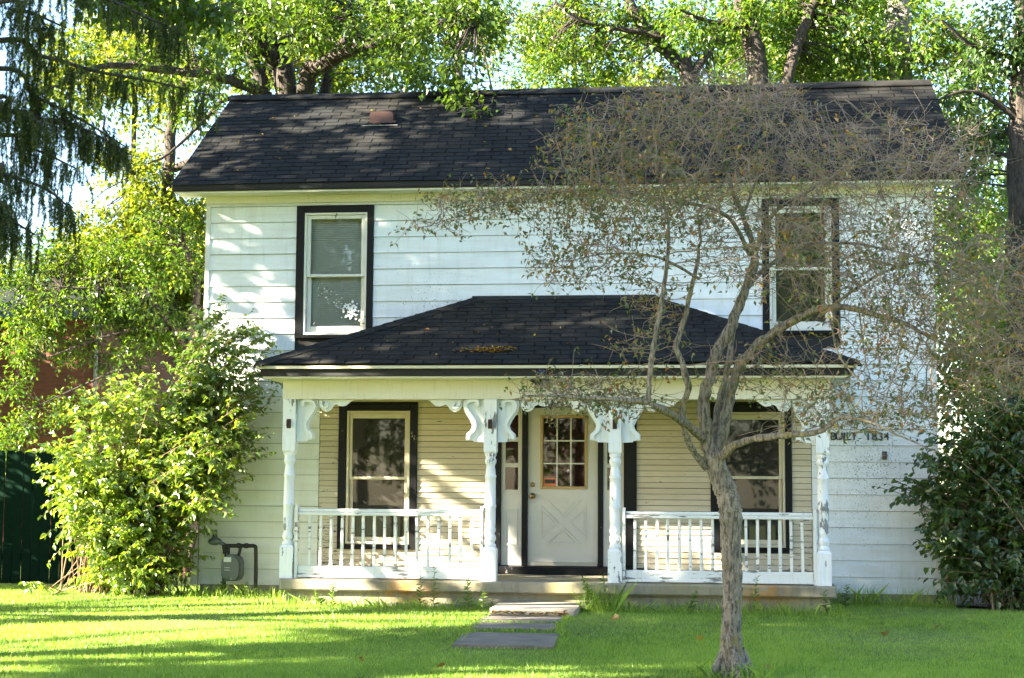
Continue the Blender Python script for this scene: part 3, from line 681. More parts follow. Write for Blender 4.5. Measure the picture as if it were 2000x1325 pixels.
# ------------------------------------------------------------------ things on and by the house
def text_obj(name, ch, x, z, size, mat_, parent, y):
    cu = bpy.data.curves.new(name, 'FONT'); cu.body = ch; cu.size = size; cu.extrude = .010; cu.offset = .0008; cu.align_x = 'CENTER'
    o = bpy.data.objects.new(name, cu); S.collection.objects.link(o); bpy.context.view_layer.update()
    me_ = bpy.data.meshes.new_from_object(o.evaluated_get(bpy.context.evaluated_depsgraph_get())); bpy.data.objects.remove(o)
    me_.materials.clear(); me_.materials.append(mat_)
    return put(name, me_, parent, (x, y, z), (math.pi/2, 0, 0))
LT = thing('date_lettering', (3.58, -.02, 2.07), 'black metal letters reading BUILT 1834 on the white siding', 'lettering')
for ch, x_ in zip('BUILT1834', (3.265, 3.335, 3.397, 3.452, 3.515, 3.685, 3.76, 3.835, 3.905)):
    text_obj('letter' if ch.isalpha() else 'digit', ch, x_, 2.068, .135, LET, LT, -.03)
bk_ = thing('wall_bracket', (3.877, -.03, 1.83), 'small rusty iron bracket on the siding below the lettering', 'bracket')
MB().frame(3.852, 3.902, 1.83, 1.93, .012, .012, .02, .04, -.05, -.022).build('plate', RUST, bk_)
MB().box(3.866, 3.888, -.075, -.051, 1.845, 1.86).build('hook', RUST, bk_)
GM = thing('gas_meter', (-4.2, -.28, .1), 'grey gas meter on black iron pipes at the left end of the house', 'gas meter')
g_ = MB(); oc = [(-.10, 0), (-.125, .05), (-.125, .22), (-.105, .27), (-.05, .31), (.05, .31), (.105, .27), (.125, .22), (.125, .05), (.10, 0), (.06, -.02), (-.06, -.02)]
g_.poly([(-4.22+a, .285+b) for a, b in oc][::-1], -.36, -.21); body = g_.build('meter_body', MET, GM)
g_ = MB(); g_.poly([(-4.22+a*.9, .30+b*.88) for a, b in oc][::-1], -.40, -.361); g_.build('front_cover', MET, body)
MB().box(-4.30, -4.205, -.415, -.401, .505, .565, .004).build('index_plate', PLATE, body)
MB().box(-4.29, -4.22, -.405, -.4005, .43, .437).build('marking', PLATE, body)
MB().box(-4.29, -4.22, -.405, -.4005, .40, .407).build('marking', PLATE, body)
g_ = MB(); g_.tube(catmull([(-4.33, -.28, .05), (-4.33, -.28, .4), (-4.33, -.28, .70)], 4), .026, 10); g_.tube([(-4.33, -.28, .70), (-3.96, -.28, .705)], .026, 10); g_.tube(catmull([(-3.97, -.28, .705), (-3.935, -.28, .695), (-3.927, -.28, .65), (-3.92, -.28, .4), (-3.918, -.28, .05)], 5), .024, 10)
g_.tube([(-4.28, -.28, .70), (-4.28, -.28, .58)], .02, 8); g_.tube([(-4.12, -.28, .70), (-4.15, -.28, .57)], .02, 8)
g_.lathe([(.033, -.02), (.036, 0), (.033, .02)], (-4.15, -.28, .705), 10, 'x'); g_.lathe([(.033, -.02), (.036, 0), (.033, .02)], (-4.05, -.28, .705), 10, 'x'); g_.lathe([(.035, 0), (.035, .05)], (-4.33, -.28, .66), 10)
g_.build('pipe', IRON, GM, True)
g_ = MB(); g_.lathe([(.02, -.05), (.07, -.035), (.085, -.01), (.085, .01), (.07, .03), (.035, .045), (.03, .09), (.02, .1)], (-4.46, -.28, .755), 14); g_.tube([(-4.40, -.28, .745), (-4.33, -.28, .71)], .025, 8); g_.lathe([(.022, 0), (.026, .02), (.018, .045)], (-4.455, -.28, .855), 10); g_.build('regulator', MET, GM, True)
MB().box(-4.36, -4.325, -.32, -.30, .52, .60).build('tag', m_flat('brass_tag', (.5, .4, .12), .5), GM)
st = MB(); st.box(-.64, .29, -2.62, -1.62, 0, .165, .02)
tag(st.build('concrete_step', STP), 'rough concrete step block in front of the porch', 'step')
names = ('narrow concrete path slab just below the step block', 'middle concrete path slab half overgrown with grass', 'largest concrete path slab nearest the camera')
for (a, b_, c_, d_, z_), lb in zip(SLABS, names):
    s_ = MB(); s_.poly([(a, z_-.1), (b_, z_-.1), (b_, z_), (a, z_)], c_, d_); V = np.array(s_.v); V[:, 0] -= (V[:, 1] > (c_+d_)/2)*.05; s_.v = [tuple(v) for v in V]
    tag(s_.build('path_slab', CON2), lb, 'path slab', 'concrete slabs of the front path')
nst = thing('bird_nest', tuple(at(1056, 752, -1.62)), 'dark twiggy bird nest under the porch eave behind the tree', 'nest')
g = np.random.default_rng(11); N_ = 160; c0 = at(1056, 742, -1.62); th = g.uniform(0, 6.28, N_); rr = g.uniform(.05, .10, N_); P0 = c0+np.stack([rr*np.cos(th), rr*.7*np.sin(th)-.0, g.uniform(-.06, .06, N_)], 1); P1 = P0+np.stack([-np.sin(th), np.cos(th)*.7, g.normal(0, .3, N_)], 1)*.09
V, Fc = segs_arr(P0, P1, np.full(N_, .004), np.full(N_, .003)); put('woven_twigs', raw('woven_twigs', V, Fc, BK_DARK), nst)
q = MB(); q.lathe([(.02, -.06), (.07, -.05), (.09, 0), (.08, .04)], tuple(c0), 12); q.build('nest_cup', BK_DARK, nst)
scrap = MB(); c1 = at(1056, 728, -1.93); scrap.add([(c1[0]-.05, c1[1], c1[2]-.01), (c1[0]+.04, c1[1]-.01, c1[2]-.012), (c1[0]+.06, c1[1]+.03, c1[2]+.03), (c1[0]+.01, c1[1]+.05, c1[2]+.055), (c1[0]-.045, c1[1]+.03, c1[2]+.03)], [(0,1,2,3,4)])
tag(scrap.build('blue_scrap', BLUE), 'small scrap of blue plastic caught on the porch eave', 'plastic scrap')

# ------------------------------------------------------------------ neighbours on the left
fence = thing('board_fence', (-7.2, 1.3, .08), 'dark green dog eared board fence at the far left', 'fence')
bw = .138; me_ = MB().poly([(-bw/2+.004, 0), (bw/2-.004, 0), (bw/2-.004, 1.80), (bw/2-.03, 1.84), (-bw/2+.03, 1.84), (-bw/2+.004, 1.80)][::-1], 0, .02).me('fence_board', FENCE)
x_ = -9.6
while x_ < -5.75: put('fence_board', me_, fence, (x_, 1.3+random.uniform(-.004, .004), .08+random.uniform(-.015, .015)), (0, random.uniform(-.006, .006), 0)); x_ += bw
q = MB(); q.box(-9.7, -5.7, 1.322, 1.36, .4, .49); q.box(-9.7, -5.7, 1.322, 1.36, 1.35, 1.44); each(q, 'rail', FENCE, fence)
for x_ in (-9.6, -7.7, -5.8): MB().box(x_-.045, x_+.045, 1.361, 1.45, 0, 1.85).build('post', FENCE, fence)
nb = thing('brick_house', (-11.5, 9, 0), 'orange brick house half hidden by trees beyond the fence', 'house')
rx = float(at(193, 800, 8)[0])
q = MB(); q.box(rx-7, rx, 8, 15, 0, 4.5); q.build('wall', BRICK, nb)
q = MB(); V = [(rx-7.3, 7.7, 4.5), (rx+.3, 7.7, 4.5), (rx+.3, 15.3, 4.5), (rx-7.3, 15.3, 4.5), (rx-7.3, 11.5, 5.7), (rx+.3, 11.5, 5.7)]; q.add(V, [(0,1,5,4), (2,3,4,5), (1,2,5), (3,0,4), (3,2,1,0)]); q.build('roof', FASC, nb)
q = MB(); q.tube([(rx-.06, 7.93, .2), (rx-.06, 7.93, 4.4)], .04, 8); q.build('downspout', m_flat('grey_downspout', (.28, .27, .25), .6), nb)
q = MB(); q.box(rx-4.2, rx-3.2, 7.95, 7.999, 1.2, 2.8); wn = q.build('window', WOODW, nb); MB().box(rx-4.1, rx-3.3, 7.93, 7.949, 1.3, 2.7).build('pane', SCR, wn)
shed = thing('garden_shed', (-6.0, 3.4, .08), 'low dark red shed behind the lit shrub', 'shed')
a = at(330, 1040, 3.2); b_ = at(396, 1040, 3.2); ztop = float(a[2])
q = MB(); q.box(float(a[0])-1.0, float(b_[0])+.25, 3.2, 4.6, .05, ztop); q.build('wall', MAROON, shed)
q = MB(); q.box(float(a[0])-1.1, float(b_[0])+.3, 3.1, 4.7, ztop+.002, ztop+.06); q.build('roof', DRK, shed)
jug = thing('red_plastic_can', tuple(at(377, 1012, 3.3)), 'red plastic object with a loop handle between shrub and house', 'plastic can')
c0 = at(372, 1012, 3.6); cz = ztop+.062
q = MB(); q.box(c0[0]-.10, c0[0]+.14, 3.5, 3.7, cz, cz+.26, .03); q.poly([(c0[0]-.1, cz+.262), (c0[0]+.03, cz+.262), (c0[0]-.02, cz+.42), (c0[0]-.1, cz+.42)][::-1], 3.52, 3.66); bd = q.build('can_body', RED, jug)
q = MB(); q.tube(catmull([(c0[0]+.05, 3.58, cz+.25), (c0[0]+.055, 3.58, cz+.36), (c0[0]+.085, 3.58, cz+.40), (c0[0]+.12, 3.58, cz+.36), (c0[0]+.125, 3.58, cz+.25)], 4), .014, 8); q.build('handle', RED, bd, True)
# ------------------------------------------------------------------ leaf materials
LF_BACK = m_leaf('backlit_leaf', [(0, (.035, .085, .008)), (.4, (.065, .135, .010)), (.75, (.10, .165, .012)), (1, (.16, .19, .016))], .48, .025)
LF_YEL = m_leaf('yellow_green_leaf', [(0, (.075, .115, .008)), (.5, (.14, .185, .012)), (1, (.22, .23, .018))], .52, .02)  # sunlit yellow-green put into the leaf colour of trees in the sun
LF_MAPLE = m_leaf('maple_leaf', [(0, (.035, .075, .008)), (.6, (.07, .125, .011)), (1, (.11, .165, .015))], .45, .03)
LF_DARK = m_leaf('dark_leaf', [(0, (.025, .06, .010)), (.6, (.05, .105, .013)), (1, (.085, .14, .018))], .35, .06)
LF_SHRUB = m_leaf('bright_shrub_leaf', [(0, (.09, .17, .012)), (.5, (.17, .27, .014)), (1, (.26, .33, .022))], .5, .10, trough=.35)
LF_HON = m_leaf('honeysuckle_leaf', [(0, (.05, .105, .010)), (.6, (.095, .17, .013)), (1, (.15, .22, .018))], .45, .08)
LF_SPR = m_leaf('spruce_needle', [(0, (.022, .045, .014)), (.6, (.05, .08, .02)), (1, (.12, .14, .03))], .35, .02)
LF_CRAB = m_leaf('crab_leaf', [(0, (.06, .09, .025)), (.5, (.10, .125, .035)), (.66, (.16, .14, .04)), (.78, (.26, .13, .035)), (.92, (.20, .08, .03)), (1, (.34, .24, .04))], .3, .06)
LF_GRASS = m_leaf('grass_blade', [(0, (.05, .11, .014)), (.3, (.19, .32, .045)), (.7, (.30, .44, .075)), (.92, (.38, .48, .11)), (1, (.44, .40, .18))], .40, .02, 1.2)
LF_WEED = m_leaf('weed_leaf', [(0, (.05, .11, .015)), (1, (.13, .19, .03))], .4, .05)
LF_FALL = m_leaf('fallen_leaf', [(0, (.20, .09, .03)), (.5, (.30, .17, .05)), (1, (.42, .30, .05))], .15, .03)

def unit(v): return v/np.maximum(np.linalg.norm(v, axis=-1, keepdims=True), 1e-9)
def P3(p):
    if p[0] == 'b': q = at(p[1], p[2], p[3]); return np.array([q[0], q[1], p[4]])   # straight below a picture point
    return at(*p) if len(p) == 3 else np.array(p[1])      # (px, py, Y) or ('w', xyz)
def fol(name, C, D, L, W, m, parent, g, hi=False, **kw):
    N = unit(np.array([0, 0, 1.])+g.normal(0, .55, (len(C), 3)))
    V, Fc, rn = leaves_arr(C, D, N, L, W, g, hi, **kw)
    return put(name, raw(name, V, Fc, m, attr=rn), parent)
def world_tree(name, label, limbs, blobs, bark, leafm, g, lsize=(.07, .12), per=60, sig=.32, group=None, base=None, cat='tree', droop=.5, asp=.62, crownname='crown', hi=False):
    """limbs: (points, r0, r1) in metres; blobs: (centre, radii, clusters). Every cluster hangs on a twig from the nearest limb."""
    parts = []; samp = []
    for pts, r0, r1 in limbs:
        Q = catmull(pts, 7); n = len(Q); r = np.linspace(r0, r1, n)
        Q = Q+g.normal(0, .25, Q.shape)*r[:, None]*.4
        parts.append(tube_arr(Q, r, 9 if r0 > .06 else 6, .07, g)); samp.append(np.column_stack([Q, r]))
    samp = np.concatenate(samp); base = base if base is not None else limbs[0][0][0]
    T = thing(name, tuple(base), label, cat, group)
    CC = []
    for c, rad, n in blobs:
        u = unit(g.normal(size=(n, 3)))*(g.random(n)**.38)[:, None]; CC.append(np.array(c)+u*np.array(rad))
    CC = np.concatenate(CC)
    d = np.linalg.norm(CC[:, None]-samp[None, :, :3], axis=2); j = d.argmin(1); A = samp[j, :3]; rA = np.minimum(samp[j, 3]*.5, .02)
    M = (A+CC)/2+g.normal(0, .08, CC.shape)*np.linalg.norm(CC-A, axis=1, keepdims=True)+np.array([0, 0, .06])
    parts.append(segs_arr(A, M, rA, rA*.6, 4)); parts.append(segs_arr(M, CC, rA*.6, np.full(len(CC), .004), 3))
    n = len(CC); k = 5; e = np.repeat(CC, k, 0)+g.normal(0, sig*.9, (n*k, 3))
    parts.append(segs_arr(np.repeat(CC, k, 0), e, np.full(n*k, .005), np.full(n*k, .002), 3))
    V, Fc = join(parts); put('trunk', raw('trunk', V, Fc, bark, True), T)
    idx = g.integers(0, len(e), n*per); t_ = g.random(n*per)[:, None]
    C = CC[idx//k]*(1-t_)+e[idx]*t_+g.normal(0, sig*.33, (n*per, 3))
    D = unit(unit(C-CC[idx//k])+g.normal(0, .7, C.shape)+np.array([0, 0, -droop]))
    L = g.uniform(*lsize, n*per); fol(crownname, C, D, L, L*asp, leafm, T, g, hi)
    return T
def bl(px, py, Y, rx, ry, rz, n): return (at(px, py, Y), (rx, ry, rz), n)
def lm(pts, r0, r1): return ([P3(p) for p in pts], r0, r1)

# ------------------------------------------------------------------ trees behind the house
g = np.random.default_rng(21)
world_tree('shade_tree', 'large dark limbed tree rising behind the left half of the roof', [
    lm([('b', 565, 190, 6, 0), ('b', 562, 190, 6, 4), (560, 190, 6), (533, 110, 6), (495, 65, 5.5), (455, -20, 5)], .24, .10),
    lm([(556, 200, 6), (545, 130, 6.2), (545, 85, 6), (600, 65, 5.5), (640, 50, 5), (690, 20, 4.5)], .14, .06),
    lm([('b', 588, 190, 6, 0), ('b', 590, 190, 6, 4), (592, 190, 6), (640, 125, 5.6), (690, 95, 5), (760, 78, 4), (860, 50, 3), (930, 40, 2.4)], .20, .04),
    lm([(632, 190, 6.3), (640, 150, 6.3), (655, 100, 6.2), (720, 30, 6), (760, -40, 6)], .11, .05),
    lm([(520, 190, 6), (500, 130, 5.8), (470, 60, 5.6), (440, 20, 5)], .12, .05),
    lm([(520, 185, 6), (440, 155, 5), (340, 140, 4), (200, 130, 3), (80, 185, 2.4)], .10, .03),
    lm([(530, 192, 6), (440, 195, 5.4), (400, 235, 5), (330, 300, 4.5), (290, 320, 4)], .05, .015)],
    [bl(700, 30, 4, 1.6, 1.0, .7, 26), bl(860, 60, 3, 1.0, .7, .8, 22), bl(820, 130, 2.2, .35, .3, .55, 6), bl(905, 165, 1.6, .22, .2, .5, 5), bl(945, 225, 1.4, .12, .1, .2, 2), bl(920, 30, 2.5, .6, .5, .5, 10),
     bl(560, 40, 6.5, 1.8, 1.2, .8, 20), bl(430, 60, 5, 1.2, 1.0, .7, 16), bl(300, 110, 3.6, 1.3, .8, .5, 14), bl(120, 190, 2.6, .6, .4, .5, 5), bl(420, 220, 5, .5, .4, .35, 5), bl(740, 150, 6.5, .9, .8, .5, 9),
     bl(420, 110, 5, 1.2, .8, 1.0, 9), bl(720, -60, 4, 3, 2, 1, 18)], BK_DARK, LF_MAPLE, g, (.08, .13), 62, .26)
world_tree('background_tree', 'bright yellow green tree in the sun behind the left gable', [
    lm([('b', 335, 300, 12, 0), ('b', 332, 300, 12, 4), (330, 300, 12), (360, 150, 12), (380, 20, 12)], .2, .08),
    lm([(335, 420, 12), (250, 330, 11.5), (200, 250, 11)], .08, .03), lm([(340, 330, 12), (440, 280, 11.5), (500, 150, 12)], .08, .03)],
    [bl(420, 90, 11.5, 1.8, 1.2, 1.4, 40), bl(580, 110, 13, 1.6, 1, 1.0, 34), bl(690, 160, 13, 1.0, 1, .5, 16), bl(330, 200, 12, 1.0, 1.2, .8, 12), bl(250, 320, 12, .9, .9, .5, 14), bl(330, 420, 12, 1.1, 1.2, .9, 60), bl(240, 470, 11, 1.2, 1, .9, 55), bl(370, 540, 11.5, .9, .9, .9, 48), bl(320, 640, 12, 1.2, .9, .8, 40), bl(250, 80, 13, 1.5, 1, 1.2, 22), bl(480, 20, 12, 1.6, 1, .6, 22)],
    BK_DARK, LF_YEL, g, (.09, .14), 62, .30)
world_tree('background_tree', 'slim upright tree standing behind the middle of the roof', [
    lm([('b', 893, 190, 14, 0), ('b', 893, 190, 14, 5), (893, 190, 14), (896, 100, 14), (890, 20, 14), (880, -60, 14)], .16, .08),
    lm([(896, 110, 14), (960, 60, 13.5), (1040, 30, 13)], .05, .02), lm([(895, 60, 14), (850, 40, 13.6), (800, 60, 13)], .05, .02)],
    [bl(1010, 70, 13, 1.3, .8, .6, 12), bl(1080, 150, 15, 1.1, .8, .4, 9), bl(1000, 150, 16, .6, .6, .3, 4), bl(780, 100, 14, .8, .8, .6, 9), bl(920, 10, 13, 1.2, 1, .6, 14)], BK_GREY, LF_BACK, g, (.08, .13), 58, .28)
world_tree('background_tree', 'leaning sunlit tree with pale limbs right of the roof middle', [
    lm([('b', 1370, 165, 12, 0), ('b', 1360, 165, 12, 5), (1345, 165, 12), (1320, 120, 12), (1275, 75, 12), (1235, 20, 12), (1215, -40, 12)], .2, .1),
    lm([(1300, 70, 11.6), (1220, 58, 11.5), (1140, 42, 11.2), (1085, 5, 11)], .08, .03), lm([(1345, 160, 12), (1390, 90, 12), (1420, 10, 12)], .1, .05)],
    [bl(1190, 100, 12, 1.5, 1.0, .7, 30), bl(1120, 20, 11.5, 1.2, .9, .6, 18), bl(1320, 40, 12, 1.3, 1.1, .8, 26), bl(1180, 165, 13, 1.2, .8, .25, 14), bl(1410, 120, 13, 1.2, .9, .7, 22), bl(1060, 110, 12.5, .7, .6, .5, 9)], BK_DARK, LF_BACK, g, (.08, .13), 60, .28)
world_tree('background_tree', 'dark trunked tree behind the right half of the roof', [
    lm([('b', 1488, 180, 9, 0), ('b', 1485, 180, 9, 4), (1482, 180, 9), (1472, 90, 9), (1455, 20, 9), (1440, -50, 9)], .24, .14),
    lm([(1530, 185, 9), (1550, 110, 9), (1568, 60, 9), (1592, 0, 9), (1610, -40, 9)], .12, .07), lm([(1470, 60, 9), (1380, 40, 8.5), (1330, 20, 8)], .06, .02)],
    [bl(1420, 50, 8.6, 1.0, .8, .7, 18), bl(1520, 60, 10, 1.2, 1, .9, 26), bl(1640, 90, 10, 1.2, 1, .9, 30), bl(1590, 140, 11, 1.3, .9, .5, 22), bl(1500, 150, 11, 1.0, .8, .4, 14), bl(1650, 10, 9, 1.4, 1, .6, 20)], BK_DARK, LF_BACK, g, (.08, .13), 60, .28)
world_tree('background_tree', 'thick grey trunked tree behind the right gable', [
    lm([('b', 1764, 180, 10, 0), ('b', 1763, 180, 10, 4), (1762, 180, 10), (1760, 80, 10), (1755, 20, 10), (1752, -60, 10)], .30, .22),
    lm([(1760, 120, 10), (1830, 110, 9.6), (1900, 70, 9), (1950, 30, 9)], .08, .03), lm([(1757, 90, 10), (1690, 80, 9.6), (1650, 60, 9.2)], .06, .02)],
    [bl(1700, 130, 9.5, .9, .8, .5, 14), bl(1850, 110, 9.5, 1.0, .9, .8, 22), bl(1900, 200, 10, 1.0, .9, .9, 22), bl(1870, 300, 11, .7, .8, .8, 16), bl(1800, 60, 8.8, .7, .6, .4, 9), bl(1930, 420, 12, .9, .9, 1.0, 18), bl(1900, 560, 11, 1.0, .8, .9, 20), bl(1850, 430, 11, .5, .8, 1.0, 11)], BK_GREY, LF_BACK, g, (.08, .13), 60, .28)
world_tree('background_tree', 'tall dark tree trunk at the right edge with hanging leaves', [
    lm([('b', 1990, 900, 2.6, 0), (1990, 900, 2.6), (1992, 640, 2.6), (1990, 400, 2.6), (1994, 200, 2.6), (2000, 60, 2.6), (2004, -60, 2.6)], .17, .13),
    lm([(1994, 240, 2.6), (1930, 190, 2.4), (1880, 180, 2.2), (1820, 200, 2)], .05, .015), lm([(1994, 120, 2.6), (1900, 90, 2.3), (1840, 40, 2)], .05, .015)],
    [bl(1930, 120, 2.6, .6, .5, .5, 14), bl(1880, 210, 2.6, .5, .4, .45, 12), bl(1890, 330, 3, .35, .4, .4, 8), bl(1990, 30, 2.2, .6, .4, .4, 10), bl(1930, 260, 3, .4, .4, .4, 8)], BK_DARK, LF_DARK, g, (.07, .12), 60, .22)
for nm, lb, c, r_, n, Yb in (('background_tree', 'far green tree filling the gap right of the house', (1930, 520), (1.8, 1, 3.0), 170, 17), ('background_tree', 'far sunlit tree filling the gap left of the house', (150, 560), (2.6, 1, 1.5), 110, 17),
                        ('background_tree', 'far pale tree seen low above the roof ridge', (1250, 165), (3.2, 1, .5), 34, 22), ('background_tree', 'far tree high behind the right half of the roof', (1620, 60), (3.4, 1.2, 1.6), 150, 17),
                        ('background_tree', 'far leafy tree high behind the left half of the roof', (640, 60), (3.4, 1.2, 1.3), 110, 18), ('background_tree', 'far sunlit tree high at the upper left', (250, 120), (3.0, 1.2, 1.6), 120, 20), ('background_tree', 'far sunlit tree above the roof middle', (1120, 60), (3.0, 1.2, 1.0), 60, 24)):
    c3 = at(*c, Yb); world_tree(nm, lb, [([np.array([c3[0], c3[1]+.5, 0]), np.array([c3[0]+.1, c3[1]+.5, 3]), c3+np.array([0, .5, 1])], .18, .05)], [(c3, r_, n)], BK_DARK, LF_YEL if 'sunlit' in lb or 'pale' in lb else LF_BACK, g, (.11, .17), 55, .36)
c3 = at(1900, 800, 6); world_tree('background_shrub', 'leafy shrub behind the right corner of the house', [([np.array([c3[0]+.8, c3[1], 0]), np.array([c3[0]+.8, c3[1], 1.5]), c3+np.array([.6, 0, .6])], .06, .02)], [(c3+np.array([.5, 0, -.3]), (1.6, .6, 2.2), 190)], BK_DARK, LF_BACK, g, (.07, .11), 60, .25, cat='shrub')
# left of the house, in front of the brick wall
world_tree('small_tree', 'low spreading dark tree in front of the brick house', [
    lm([('b', 385, 760, 3.2, 0), (380, 760, 3.2), (372, 650, 3.2), (385, 560, 3.2), (360, 480, 3.0)], .10, .04),
    lm([(378, 700, 3.2), (300, 600, 3.0), (220, 570, 2.8), (120, 560, 2.6)], .05, .015), lm([(385, 600, 3.2), (410, 590, 3.2), (400, 500, 3)], .03, .01),
    lm([(372, 650, 3.2), (290, 640, 3), (200, 660, 2.8), (90, 700, 2.6)], .05, .012), lm([(378, 720, 3.2), (250, 720, 3), (170, 750, 2.8), (80, 790, 2.6)], .04, .01)],
    [bl(120, 610, 2.8, .9, .5, .4, 22), bl(270, 560, 3, .8, .5, .5, 20), bl(350, 500, 3, .4, .5, .4, 9), bl(60, 690, 2.8, .5, .4, .3, 8), bl(180, 690, 3, .6, .4, .3, 10), bl(40, 560, 2.8, .5, .4, .4, 9), bl(50, 820, 2.6, .35, .3, .4, 7), bl(300, 660, 3.2, .6, .4, .5, 12), bl(30, 760, 2.6, .25, .3, .2, 3), bl(200, 520, 3.2, 1.0, .5, .4, 30), bl(330, 440, 3.2, .45, .5, .5, 14), bl(80, 520, 3, .6, .5, .35, 14), bl(250, 620, 3.3, .7, .4, .4, 18), bl(70, 640, 3, .5, .4, .25, 12), bl(150, 800, 3.2, .35, .3, .25, 7), bl(20, 880, 2.8, .25, .2, .25, 5)], BK_DARK, LF_BACK, g, (.05, .085), 75, .2)

# ------------------------------------------------------------------ trees left of the lawn, out of the picture, that shade the house
for x_, y_, zc, R_, n, lb in ((-11.5, -6.8, 9.3, 3.5, 115, 'broad maple nearest the porch, its leafy bough hanging in at the top left'), (-11.5, -11.8, 7.6, 3.8, 170, 'broad low maple left of the near lawn'), (-16.5, -13.0, 11, 4.0, 120, 'tall maple standing behind the others left of the lawn'), (-16.0, -7.6, 13.6, 3.9, 62, 'tallest high crowned maple far left of the porch'), (-12.6, -2.2, 9.8, 2.9, 38, 'high crowned maple left of the board fence'), (-14.2, 5.4, 4.6, 3.0, 110, 'unseen low crowned maple added to shade the brick house')):  # the last one is added out of view to shade the brick wall
    mt = world_tree('maple_tree', lb, [([np.array([x_, y_, 0]), np.array([x_+.1, y_, 3]), np.array([x_, y_+.2, 6]), np.array([x_, y_, zc+1])], .3, .1)] +
        [([np.array([x_, y_, 4]), np.array([x_+2.2*math.cos(a), y_+2.2*math.sin(a), 6]), np.array([x_+3*math.cos(a), y_+3*math.sin(a), 7.5])], .1, .03) for a in np.arange(5)*1.26],
        [((x_, y_, zc), (R_, R_, R_*1.15), n)], BK_GREY, LF_MAPLE, g, (.2, .3), 95, .42, group='maples along the left side')
    if 'porch' in lb and 'nearest' in lb: maple_a = mt

shr = np.array([-11.2, -.4, 0])
world_tree('unseen_shade_shrub', 'unseen round shrub added left of the fence to shade it', [([shr, shr+np.array([0, 0, 1.2]), shr+np.array([.1, 0, 2.4])], .08, .03)], [((-11.2, -.4, 2.0), (1.2, .8, 1.9), 60)], BK_GREY, LF_DARK, g, (.12, .2), 70, .3, cat='shrub')  # added out of view so that the fence lies in shade
# ------------------------------------------------------------------ spruce with hanging branchlets, top left
g = np.random.default_rng(31)
sp = thing('spruce_tree', (-7.6, -8.0, .0), 'dark spruce with drooping curtains of needles at the upper left', 'tree')
tr = [tube_arr(catmull([(-7.6, -8.0, 0), (-7.6, -8.0, 6), (-7.5, -8.0, 14)], 6), np.linspace(.28, .08, 13), 10, .05, g)]
BR = []
def sbranch(pts, r0=.03): BR.append((catmull([P3(p) for p in pts], 8), r0))
sbranch([('w', (-7.6, -8.0, 4.24)), (-60, 20, -8.0), (40, 20, -7.8), (130, 55, -7.6)]); sbranch([('w', (-7.6, -8.0, 4.02)), (-60, 90, -7.6), (80, 110, -7.4), (190, 140, -7.0), (300, 160, -6.6), (420, 190, -6.2)])
sbranch([('w', (-7.6, -8.0, 3.73)), (-80, 200, -7.8), (20, 215, -7.7), (110, 260, -7.5)]); sbranch([('w', (-7.6, -8.0, 3.44)), (-80, 330, -7.8), (0, 340, -7.8), (90, 370, -7.6), (150, 420, -7.4)])
sbranch([('w', (-7.6, -8.0, 3.88)), (-60, 140, -7.2), (70, 190, -7.0), (160, 235, -6.8), (250, 290, -6.5)]); sbranch([('w', (-7.6, -8.0, 4.45)), (-40, -30, -7.6), (150, -20, -7.2), (300, 40, -6.8), (360, 70, -6.6)])
sbranch([('w', (-7.6, -8.0, 3.23)), (-80, 400, -8.0), (0, 420, -8.0), (70, 460, -7.9)])
sbranch([('w', (-7.6, -8.0, 3.9)), (-60, 225, -7.2), (90, 235, -7.0), (170, 255, -6.9), (250, 300, -6.8)]); sbranch([('w', (-7.6, -8.0, 3.7)), (-60, 270, -7.6), (60, 290, -7.5), (150, 330, -7.4)])
C_ = []; D_ = []; tw0 = []; tw1 = []
for Q, r0 in BR:
    tr.append(tube_arr(Q, np.linspace(r0, .006, len(Q)), 6))
    Lq = np.linalg.norm(np.diff(Q, axis=0), axis=1).sum(); n = int(Lq*30)
    for k in range(n):
        t_ = g.uniform(.12, 1); q = Q[min(int(t_*(len(Q)-1)), len(Q)-1)]+g.normal(0, .05, 3)
        hang = g.uniform(.06, .42)*g.uniform(.6, 1); m_ = 9; s_ = np.linspace(0, 1, m_)[:, None]
        sway = np.array([g.normal(0, .06), g.normal(0, .06), 0]); pth = q+s_*np.array([0, 0, -hang])+sway*(s_-s_**2*.5)
        tw0.append(pth[:-1]); tw1.append(pth[1:])
        nn = int(hang*520); a_ = g.integers(0, m_-1, nn); f_ = g.random(nn)[:, None]; C_.append(pth[a_]*(1-f_)+pth[a_+1]*f_)
        D_.append(unit(np.column_stack([g.normal(0, .55, (nn, 2)), g.uniform(-1.2, -.3, nn)])))
V, Fc = join(tr); put('trunk', raw('trunk', V, Fc, BK_DARK, True), sp)
a0, a1 = np.concatenate(tw0), np.concatenate(tw1); V, Fc = segs_arr(a0, a1, np.full(len(a0), .003), np.full(len(a0), .0025)); put('hanging_twigs', raw('hanging_twigs', V, Fc, BK_DARK), sp)
C, D = np.concatenate(C_), np.concatenate(D_); L = g.uniform(.026, .045, len(C)); fol('needles', C, D, L, L*.16, LF_SPR, sp, g, fold=.0, curl=.05)
# upper crown of the spruce, above the frame
up_sp = world_tree('spruce_tree', 'upper crown of the spruce above the picture', [([np.array([-7.5, -8.0, 8]), np.array([-7.5, -8.0, 14])], .1, .03)], [((-7.7, -8.0, 8.6), (1.9, 1.8, 2.4), 60)], BK_DARK, LF_SPR, g, (.10, .16), 70, .3)

def graft(src, dst, ren):                                      # hand the parts of one tree to another and drop the empty root
    for o in list(src.children):
        o.parent = dst; o.location = -WL[dst.name]; o.name = ren+'_'+o.name.split('.')[0]
    bpy.data.objects.remove(src)
graft(up_sp, sp, 'upper')
